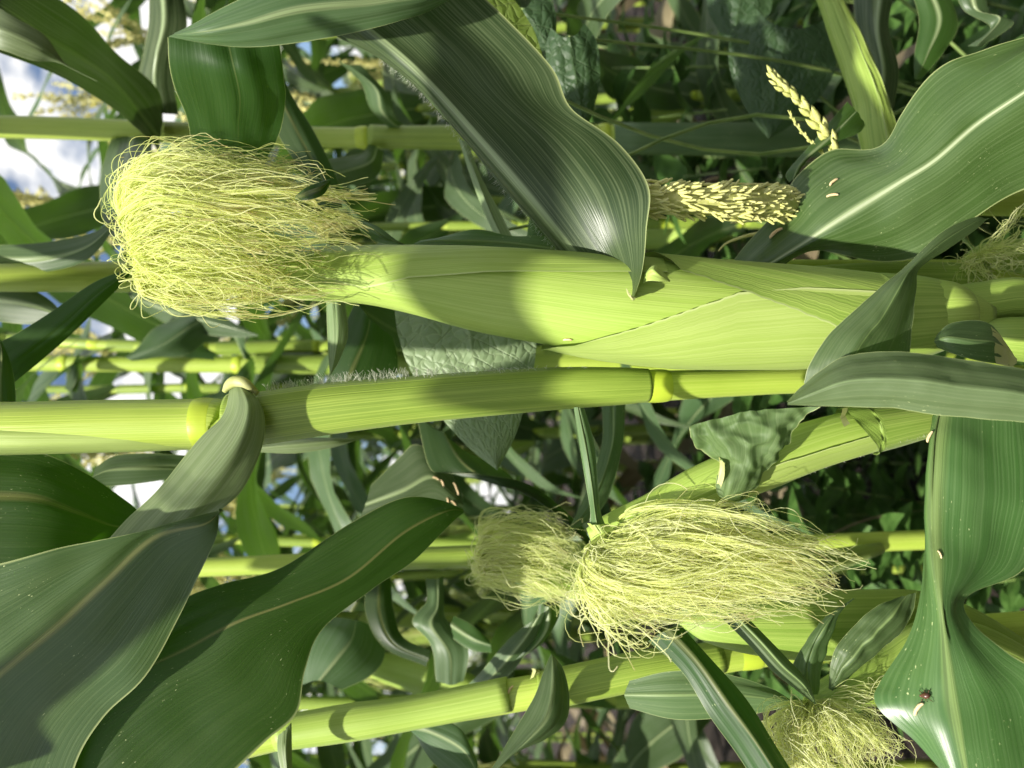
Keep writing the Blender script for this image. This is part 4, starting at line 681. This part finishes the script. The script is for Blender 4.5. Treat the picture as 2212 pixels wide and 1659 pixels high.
stem('leaf_sheath', [(545, 765, 808, 117.6), (640, 766, 808, 117.8), (1000, 765, 812, 118.6)], 'sheath', stJ, n=12, sides=12)
leaf([[(545, 770, 116), (552, 790, 115.4), (550, 812, 116)], [(525, 790, 113), (535, 815, 112), (545, 830, 113)], [(480, 840, 110), (495, 855, 109.4), (515, 860, 110)], [(430, 860, 108), (435, 865, 108), (440, 868, 108)]], 'leaf_bg', Jp, nu=24, na=9)
leaf([[(170, 760, 116), (176, 785, 115.6), (180, 808, 116)], [(150, 800, 114), (165, 820, 113.4), (172, 830, 114)], [(140, 840, 113), (152, 845, 112.6), (165, 848, 113)]], 'leaf_bg', Jp, nu=14, na=7)
leaf([[(520, 760, 114), (530, 775, 113), (545, 780, 114)], [(440, 640, 110), (480, 680, 108), (520, 730, 110)], [(390, 670, 106), (420, 700, 104), (450, 740, 106)], [(330, 720, 104), (350, 745, 102), (380, 770, 104)], [(270, 770, 102), (275, 775, 102), (285, 780, 102)]], 'leaf_bg', Jp, nu=34, na=11, wave=.006)
leaf([[(270, 625, 110), (280, 640, 109.4), (290, 655, 110)], [(340, 640, 108), (360, 670, 107), (370, 705, 108)], [(440, 660, 105), (450, 695, 104), (460, 725, 105)], [(520, 705, 103), (525, 715, 102.6), (530, 728, 103)], [(560, 725, 102)]], 'leaf_bg', Jp, nu=34, na=11)
Kp = thing('corn_plant', 'corn plant behind, carrying the small drooping tuft of silk left of the lower ear', 'corn plant', base_of(3200, 1160, 70))
stK, _, _ = stem('stalk', [(-600, 1245, 1285, 72), (440, 1205, 1246, 71), (830, 1185, 1230, 70), (1030, 1180, 1225, 70), (1500, 1165, 1212, 70), (1990, 1145, 1188, 70), (2500, 1130, 1180, 71), (3300, 1110, 1170, 73)], 'stalk', Kp, n=60, sides=16)
stem('leaf_sheath', [(720, 1188, 1240, 69.7), (900, 1182, 1230, 69.6), (1300, 1166, 1220, 69.6), (1740, 1150, 1206, 69.6)], 'sheath', stK, n=24, sides=16)
earK, _, _ = stem('ear', [(1085, 1195, 1225, 56), (1110, 1180, 1250, 56), (1180, 1170, 1280, 56.4), (1300, 1180, 1300, 57), (1450, 1190, 1300, 58.5), (1700, 1190, 1270, 63), (1900, 1170, 1200, 69)], 'husk_dark', Kp, n=30, sides=16)
silk([[(1120, 1200, 55.6), (1055, 1170, 55.4), (1050, 1130, 55), (1110, 1112, 54.6), (1190, 1125, 54.4), (1250, 1170, 54.4)], [(1120, 1210, 55), (1045, 1195, 54), (1050, 1150, 53.6), (1130, 1140, 53.2), (1210, 1160, 53.2), (1260, 1195, 53.4)], [(1120, 1215, 55), (1040, 1215, 53.6), (1055, 1185, 53), (1140, 1185, 52.6), (1220, 1205, 52.8), (1265, 1230, 53)], [(1120, 1220, 55), (1042, 1230, 53.6), (1060, 1225, 53), (1140, 1230, 52.6), (1210, 1260, 53), (1260, 1300, 53)], [(1120, 1230, 55.4), (1050, 1245, 54.4), (1070, 1265, 54), (1140, 1280, 53.8), (1200, 1290, 53.8), (1250, 1300, 53.8)]], 620, 'silk_dull', earK, rad=.00028, jit=.0028, curl=.0036, seed=41, npt=26)
leaf([[(1300, 870, 60), (1325, 868, 59.6), (1352, 870, 60)], [(1300, 960, 58), (1322, 962, 57.6), (1345, 962, 58)], [(1262, 1070, 56.4), (1285, 1075, 56), (1308, 1085, 56.4)], [(1225, 1150, 55.6), (1228, 1152, 55.6), (1232, 1154, 55.6)]], 'husk_leaf', Kp, nu=30, na=9)
leaf([[(1150, 1340, 55), (1165, 1330, 54.8), (1180, 1320, 55)], [(1100, 1380, 56), (1125, 1390, 55.6), (1150, 1390, 56)], [(1040, 1450, 58), (1060, 1465, 57.6), (1095, 1460, 58)], [(1010, 1480, 60), (1020, 1485, 60), (1030, 1482, 60)]], 'leaf_blue', Kp, nu=26, na=9)
leaf([[(1210, 1300, 56), (1185, 1310, 55.6), (1165, 1305, 56)], [(1205, 1340, 56), (1180, 1360, 55.6), (1150, 1370, 56)], [(1170, 1390, 56.6), (1140, 1410, 56.2), (1110, 1420, 56.6)], [(1090, 1430, 57), (1085, 1435, 57), (1080, 1438, 57)]], 'leaf', Kp, nu=26, na=9)
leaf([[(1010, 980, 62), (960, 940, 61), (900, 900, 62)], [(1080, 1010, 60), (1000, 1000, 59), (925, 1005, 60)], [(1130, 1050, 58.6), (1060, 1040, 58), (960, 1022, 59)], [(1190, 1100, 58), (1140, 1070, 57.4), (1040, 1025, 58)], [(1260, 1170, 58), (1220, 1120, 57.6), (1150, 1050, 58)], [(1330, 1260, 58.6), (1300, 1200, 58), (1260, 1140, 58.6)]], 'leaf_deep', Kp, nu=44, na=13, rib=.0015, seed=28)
Ab = leaf([[(800, 1050, 66), (790, 1090, 65.6), (770, 1130, 66)], [(860, 990, 66), (870, 1060, 65), (850, 1110, 66)], [(900, 960, 66), (930, 1030, 65), (930, 1100, 65.6)], [(960, 1000, 66), (970, 1060, 65.4), (985, 1110, 65.8)], [(1000, 1070, 66), (1000, 1090, 66), (1000, 1110, 66)]], 'leaf_blue', Kp, nu=34, na=13)
leaf([[(650, 1480, 68), (690, 1470, 67.6), (740, 1490, 68)], [(640, 1410, 69), (730, 1420, 68), (800, 1460, 69)], [(660, 1350, 70), (760, 1380, 69), (830, 1420, 70)], [(700, 1330, 71), (770, 1340, 70.6), (830, 1360, 71)]], 'leaf_bg', Kp, nu=26, na=11)
leaf([[(730, 1320, 74), (760, 1320, 73.6), (790, 1320, 74)], [(785, 1240, 72), (815, 1235, 71.4), (835, 1225, 72)], [(790, 1330, 70), (820, 1325, 69.4), (850, 1315, 70)], [(830, 1400, 69), (850, 1390, 68.4), (870, 1375, 69)], [(920, 1440, 68), (925, 1425, 67.6), (930, 1405, 68)]], 'leaf_deep', Kp, nu=34, na=9)
leaf([[(920, 1250, 70), (945, 1250, 69.6), (955, 1245, 70)], [(925, 1300, 69), (945, 1310, 68.4), (960, 1320, 69)], [(890, 1345, 68), (930, 1350, 67.4), (980, 1345, 68)], [(930, 1400, 67.4), (970, 1410, 67), (1010, 1400, 67.4)], [(945, 1470, 67), (975, 1480, 66.6), (1000, 1470, 67)]], 'leaf_blue', Kp, nu=34, na=11, wave=.004)
leaf([[(980, 1330, 66), (975, 1350, 65.6), (980, 1380, 66)], [(1020, 1350, 65), (1020, 1380, 64.6), (1020, 1405, 65)], [(1055, 1380, 64.6), (1060, 1395, 64.2), (1062, 1410, 64.6)]], 'leaf', Kp, nu=16, na=9)
# husk and tassel shoots near the soil, upper right
Lp = thing('corn_plant', 'low corn shoot with green husk spear and yellow tassel behind the dusted leaf', 'corn plant', base_of(2600, 420, 62))
stem('stalk', [(1700, 415, 465, 48.2), (1900, 410, 465, 50), (2300, 400, 470, 57), (2700, 400, 480, 60), (3000, 400, 490, 62)], 'stalk', Lp, n=24, sides=14)
P = np.array([W(1772 - 20, -70, 62), W(1791, 0, 61.6), W(1822, 69, 61), W(1859, 160, 60), W(1885, 235, 59), W(1900, 300, 58), W(1930, 380, 57), W(2050, 420, 57)])
huskT = tube('ear', P, np.array([20, 24, 31, 34, 35, 35, 34, 25]) * KP * .6, 'husk_dark', Lp, n=40, sides=20)
for k_, (o1, o2) in enumerate(((-.5, .35), (.1, 1.2))):
    rows = []
    for i in range(9):
        f = i / 8; c = crom_at(P, [f * 5.5])[0]; rr = float(np.interp(f, [0, .3, 1], [.0085, .0115, .0128])) + .0008 * (k_ + 1)
        T = crom_at(P, [f * 5.5 + .1])[0] - c; a, b = frame(T); rows.append([c + rr * (a * math.cos(q) + b * math.sin(q)) for q in np.linspace(o1 * (0.3 + f), o2 * (.3 + f) + .2, 4)])
    sheet('husk', [np.array(rows)], ('husk', 'husk_dark')[k_], huskT, nu=40, na=9, rib=0, wave=.0008, wfreq=160)
leaf([[(2060, -40, 60), (2095, -40, 59.6), (2130, -40, 60)], [(2080, 20, 60), (2110, 20, 59.6), (2140, 25, 60)], [(2140, 60, 60), (2160, 40, 59.6), (2190, 50, 60)], [(2090, 100, 60), (2110, 100, 59.6), (2120, 100, 60)]], 'leaf_bg', Lp, nu=24, na=9)
leaf([[(1960, -40, 64), (2000, -40, 63.4), (2040, -40, 64)], [(1985, 40, 63.6), (2030, 40, 63), (2070, 50, 63.6)], [(1975, 120, 63), (2005, 115, 62.6), (2040, 110, 63)], [(1975, 170, 63), (1980, 172, 63), (1990, 172, 63)]], 'leaf', Lp, nu=24, na=9)
leaf([[(1840, -40, 66), (1900, -30, 65.4), (1935, -20, 66)], [(1850, 60, 66), (1895, 60, 65), (1920, 60, 66)], [(1870, 150, 66), (1910, 150, 65), (1940, 150, 66)], [(1880, 230, 66), (1905, 235, 65.4), (1930, 230, 66)], [(1890, 290, 66), (1900, 295, 66), (1915, 290, 66)]], 'leaf_ear', Lp, nu=24, na=9)
anth = capsule_mesh('anther', .0062, .00060); anth.materials.append(M['anther'])
TP = np.array([W(1370, 430, 41.7), W(1500, 434, 42.4), W(1600, 438, 43.4), W(1680, 441, 45.2), W(1740, 443, 47.4)])
tas = tube('tassel', TP, [.0066, .0074, .0078, .0076, .006], 'spikelet', Lp, n=24, sides=12)
rg = random.Random(9)
for i in range(280):
    f_ = rg.uniform(0.05, 3.8); q = rg.uniform(-1.75, 1.75); c = Vector(crom_at(TP, [f_])[0]); rad_ = rg.uniform(.0076, .0096)
    nrm = Vector((math.sin(q), -math.cos(q), 0)); c = c + nrm * rad_
    ax = Vector((0, 0, -1)) + nrm * rg.uniform(.05, .6) + Vector((rg.gauss(0, .32), 0, 0)); ax.normalize()
    o = bpy.data.objects.new('anther', anth); COL.objects.link(o); s = rg.uniform(.95, 1.5)
    o.matrix_world = Matrix.Translation(c) @ ax.to_track_quat('X', 'Z').to_matrix().to_4x4() @ Matrix.Scale(s, 4)
    o.parent = tas; o.matrix_parent_inverse = world_of(tas).inverted()
tube('tassel_branch', [W(1735, 408, 50.6), W(1680, 400, 50.2), W(1600, 397, 50), W(1562, 392, 50)], [.0011, .001, .0008, .0004], 'tassel', Lp, n=12, sides=5)
tube('tassel_branch', [W(1760, 430, 50.6), W(1700, 468, 50.2), W(1640, 476, 50), W(1578, 482, 50)], [.001, .001, .0007, .0004], 'tassel', Lp, n=12, sides=5)
tube('tassel_branch', [W(1660, 500, 50), W(1610, 510, 50), W(1570, 525, 50), W(1552, 542, 50)], [.0012, .001, .0007, .0004], 'tassel', Lp, n=12, sides=5)
def spike(P, parent, n, size, rad):
    b = tube('tassel_branch', P, np.linspace(rad, rad * .35, len(P)), 'spikelet', parent, n=16, sides=6)
    V = []; F = []
    Q = crom(np.array(P), 40)
    for i in range(n):
        s = i / n * 38; c = crom_at(Q, [s])[0]; T = crom_at(Q, [min(39, s + 1)])[0] - c; T /= np.linalg.norm(T); a, bb = frame(T); q = (i % 3 - 1) * 1.2 + rg.uniform(-.4, .4)
        dd = a * math.cos(q) + bb * math.sin(q); ax = T * .95 + dd * .3; ax /= np.linalg.norm(ax); cr = np.cross(ax, dd); L_ = size * rg.uniform(.8, 1.2) * (1 - .5 * i / n); r_ = L_ * .22; o = len(V)
        for f, k_ in ((0, .3), (.3, 1), (.65, .8), (1, .05)):
            for m in range(6): th = m * 1.047; V.append(c + dd * rad * .7 + ax * L_ * f + r_ * k_ * (dd * math.cos(th) + cr * math.sin(th)))
        F += grid_faces(4, 6, off=o, wrap=True)
    make_obj('spikelet', V, F, 'spikelet', b)['kind'] = 'stuff'
spike([W(1812, 340, 49), W(1770, 270, 48.6), W(1720, 215, 48.4), W(1685, 185, 48.2), W(1660, 156, 48.2)], Lp, 26, .011, .0022)
spike([W(1790, 345, 49), W(1750, 305, 48.8), W(1720, 270, 48.6), W(1702, 238, 48.6)], Lp, 18, .0035, .0009)

# ------------------------------------------------------------------ climbing bean and broadleaf plants
def ovate(c, tip, width, d, dd=0.0, n=9, heart=.25, lob=1.0):
    c = np.array(c, float); t_ = np.array(tip, float); ax = t_ - c; pr = np.array([ax[1], -ax[0]]); pr /= np.linalg.norm(pr); rows = []
    for i in range(n):
        s = i / (n - 1); wv = width * (math.sin(math.pi * min(1, s * .93 + .07) ** .62) ** .8) if s < 1 else 0; m = c + ax * s; bk = -heart * (1 - s) ** 3 * np.linalg.norm(ax) * .5 * ax / np.linalg.norm(ax)
        e = m + pr * wv / 2 + bk; f = m - pr * wv / 2 * lob + bk; D = d + dd * s
        rows.append([(*e, D + .5), (*((e + m) / 2 - bk * .3), D + .1), (*m, D), (*((f + m) / 2 - bk * .3), D + .1), (*f, D + .5)])
    return rows
def bean(label, leaves, base, mat):
    p = thing('bean_plant', label, 'bean plant', base_of(*base)); b0 = np.array(base_of(*base))
    for c, tip, wd, d, dd in leaves:
        leaf(ovate(c, tip, wd, d, dd), mat, p, nu=30, na=17, rib=.0006, ribw=.0015, crumple=.0009, cscale=75, seed=int(c[0]))
        s0 = np.array(W(*c, d + .2)); q_ = ((c[0] * 7 + c[1] * 3) % 11 - 5) * .022; tube('stem', [s0, s0 + [q_ * .5, .03, -.02], s0 * .75 + b0 * .25 + [q_, .09, 0], s0 * .4 + b0 * .6 + [-q_, .12, 0], b0 + [0, .1, 0]], [.001, .0012, .0016, .002, .002], 'weed_stem', p, n=24, sides=6)
    return p
bean('pale bean plant whose wrinkled leaf shows between ear and thick stalk', [((985, 590), (1074, 1016), 300, 55.5, -2.0)], (3000, 700, 64), 'bean')
bean('yellow-green bean plant peeking out behind the broad ear leaf at the top', [((1030, 10), (1190, 250), 150, 52, 0), ], (3000, 120, 66), 'bean_yellow')
bean('dark heart-leaved bean plant in shade, upper right of the picture', [((1700, 60), (1660, 300), 235, 74, 2), ((1600, -20), (1585, 100), 140, 76, 1), ((1230, 80), (1262, 285), 115, 60, 1), ((1130, 20), (1190, 110), 120, 62, 0)], (3000, 160, 80), 'bean_dark')
bean('small bright bean seedling beside the upper edge of the big ear', [((1190, 545), (1145, 470), 70, 52, 0)], (3000, 500, 64), 'weed')
lp = thing('corn_plant', 'short corn sucker with curled leaf tips behind the upper edge of the big ear', 'corn plant', base_of(3000, 560, 56))
stem('stalk', [(1250, 560, 590, 47), (1600, 560, 600, 49), (2200, 560, 610, 53), (3200, 560, 620, 57)], 'stalk', lp, n=20, sides=12)
leaf([[(1250, 560, 46), (1250, 545, 45.6), (1250, 530, 46)], [(1100, 545, 45.4), (1100, 525, 45), (1105, 505, 45.4)], [(1000, 535, 45), (1000, 520, 44.6), (1000, 503, 45)], [(930, 532, 45), (925, 522, 44.8), (920, 515, 45)], [(890, 534, 45.4), (888, 533, 45.4), (886, 532, 45.4)]], 'husk_leaf', lp, nu=36, na=9, wave=.002, wfreq=150, seed=41)
leaf([[(890, 540, 44.6), (870, 530, 44.4), (850, 530, 44.6)], [(860, 520, 44.4), (835, 515, 44), (810, 520, 44.4)], [(820, 490, 44.6), (800, 490, 44.4), (780, 500, 44.6)], [(780, 475, 45), (775, 476, 45), (770, 478, 45)]], 'husk_leaf', lp, nu=20, na=9, seed=42)
leaf([[(990, 300, 56), (1000, 302, 55.8), (1010, 304, 56)], [(1020, 390, 55), (1032, 390, 54.6), (1045, 392, 55)], [(1050, 470, 54), (1065, 470, 53.6), (1085, 470, 54)], [(1080, 530, 53), (1095, 530, 52.6), (1115, 530, 53)]], 'leaf_sage', lp, nu=24, na=7)
leaf([[(705, 650, 50), (722, 648, 49.6), (745, 645, 50)], [(708, 720, 49.6), (728, 720, 49.2), (753, 718, 49.6)], [(710, 770, 49.2), (722, 775, 49), (735, 775, 49.2)], [(712, 815, 49)]], 'leaf_sage', lp, nu=24, na=9)
leaf([[(700, 835, 56), (740, 850, 55.6), (800, 870, 56)], [(720, 780, 56), (760, 800, 55.4), (850, 830, 56)], [(750, 690, 56.6), (790, 730, 56), (860, 780, 56.6)], [(770, 650, 57), (800, 690, 56.6), (850, 730, 57)]], 'leaf_deep', lp, nu=24, na=11)
leaf([[(560, 960, 50), (560, 968, 49.8), (560, 976, 50)], [(640, 945, 50), (640, 962, 49.6), (640, 978, 50)], [(720, 945, 50.4), (722, 955, 50), (724, 966, 50.4)], [(770, 950, 51)]], 'leaf_sage', lp, nu=24, na=7)

def margin_hairs(o, pts, n, dirx, diry, lmax, seed):
    r = np.random.default_rng(seed); C_ = crom(np.array([W(*p) for p in pts]), 60); out = []
    up = np.array(W(dirx, diry, 40)) - np.array(W(0, 0, 40)); up /= np.linalg.norm(up)
    for i in range(n):
        p = crom_at(C_, [r.uniform(0, 59)])[0]; d_ = up + r.normal(0, .35, 3); d_ /= np.linalg.norm(d_); l_ = r.uniform(.3, 1) * lmax
        out.append((np.array([p, p + d_ * l_ * .5 + r.normal(0, .0001, 3), p + d_ * l_ + r.normal(0, .0004, 3)]), r.random()))
    strands('bristle', out, .00005, 'hair', o)
margin_hairs(C, [(1210, 548, 43), (1095, 416, 42), (998, 302, 41.4), (897, 187, 40.5), (817, 125, 40)], 260, -6, 8, .0035, 3)
# ------------------------------------------------------------------ fallen anthers and the beetle
dry = capsule_mesh('fallen_anther', .0062, .00075, bend=.0008); dry.materials.append(M['dry_anther'])
def drop(o, x, y, ang, s, label):
    l, n = hit(o, x, y); q = bpy.data.objects.new('fallen_anther', dry); COL.objects.link(q)
    v = Vector(W(x + 10 * math.cos(ang), y + 10 * math.sin(ang), 40)) - Vector(W(x, y, 40)); v -= n * v.dot(n); v.normalize(); b = n.cross(v)
    q.matrix_world = Matrix.Translation(l + n * .0008 * s) @ Matrix((v, b, n)).transposed().to_4x4() @ Matrix.Scale(s * .85, 4)
    tag(q, label, 'anther', 'fallen anthers')
drop(E, 1801, 396, -.75, 1.2, 'tan fallen anther, slanting, on the dusted leaf above the white midrib')
drop(E, 1798, 425, .05, 1.2, 'tan fallen anther lying level on the dusted leaf, just below the slanting one')
drop(E, 1678, 507, -.55, 1.7, 'long pale fallen anther near the base of the dusted upper right leaf')
drop(J, 1987, 1532, -.85, 1.3, 'tan fallen anther beside the brown beetle on the lower right leaf')
drop(J, 2028, 1198, 1.3, .7, 'tiny tan fallen anther on the midrib of the lower right leaf')
drop(J, 2012, 945, -1.0, 1.1, 'pale fallen anther at the top of the lower right leaf, under the green blade')
for x, y, a, lab in ((941, 1034, .4, 'topmost of the fallen anthers on the shaded leaf left of the small silk tuft'), (954, 1044, 1.2, 'second fallen anther from the top on the shaded leaf'), (981, 1050, 1.1, 'upper right fallen anther on the shaded leaf, near its edge'), (966, 1082, 1.5, 'lower left fallen anther on the shaded leaf'), (979, 1087, .8, 'lowest fallen anther on the shaded leaf'), (986, 1062, 1.2, 'rightmost fallen anther on the shaded leaf')): drop(Ab, x, y, a, 1.1, lab)
drop(st3, 1104, 1491, -1.2, 1.1, 'pale fallen anther stuck on the slanting stalk near the bottom')
drop(ear.o, 1219, 772, -.4, .9, 'orange fallen anther wedged between the big ear and the thick stalk')
l, n = hit(J, 2003, 1503); bt = thing('beetle', 'small dark brown beetle on the broad leaf at the lower right', 'beetle', l)
mw = Matrix.Translation(l + n * .0016) @ n.to_track_quat('Z', 'Y').to_matrix().to_4x4()
def ell(name, c, r, seg=10):
    V = []; F = []
    for i in range(seg + 1):
        ph = math.pi * i / seg
        for j in range(12): th = 2 * math.pi * j / 12; V.append(mw @ Vector((c[0] + r[0] * math.sin(ph) * math.cos(th), c[1] + r[1] * math.cos(ph), c[2] + r[2] * math.sin(ph) * math.sin(th))))
    return make_obj(name, V, grid_faces(seg + 1, 12, wrap=True), 'beetle', bt)
ell('body', (0, 0, 0), (.0013, .0019, .0012)); ell('head', (0, .0021, -.0001), (.0007, .0006, .0006))
for s in (-1, 1):
    for y in (-.0013, .0002, .0016): tube('leg', [mw @ Vector((s * .0012, y, 0)), mw @ Vector((s * .0019, y * 1.3, .0003)), mw @ Vector((s * .0025, y * 1.7, -.0015))], [.00018, .00015, .0001], 'beetle', bt, sides=5)
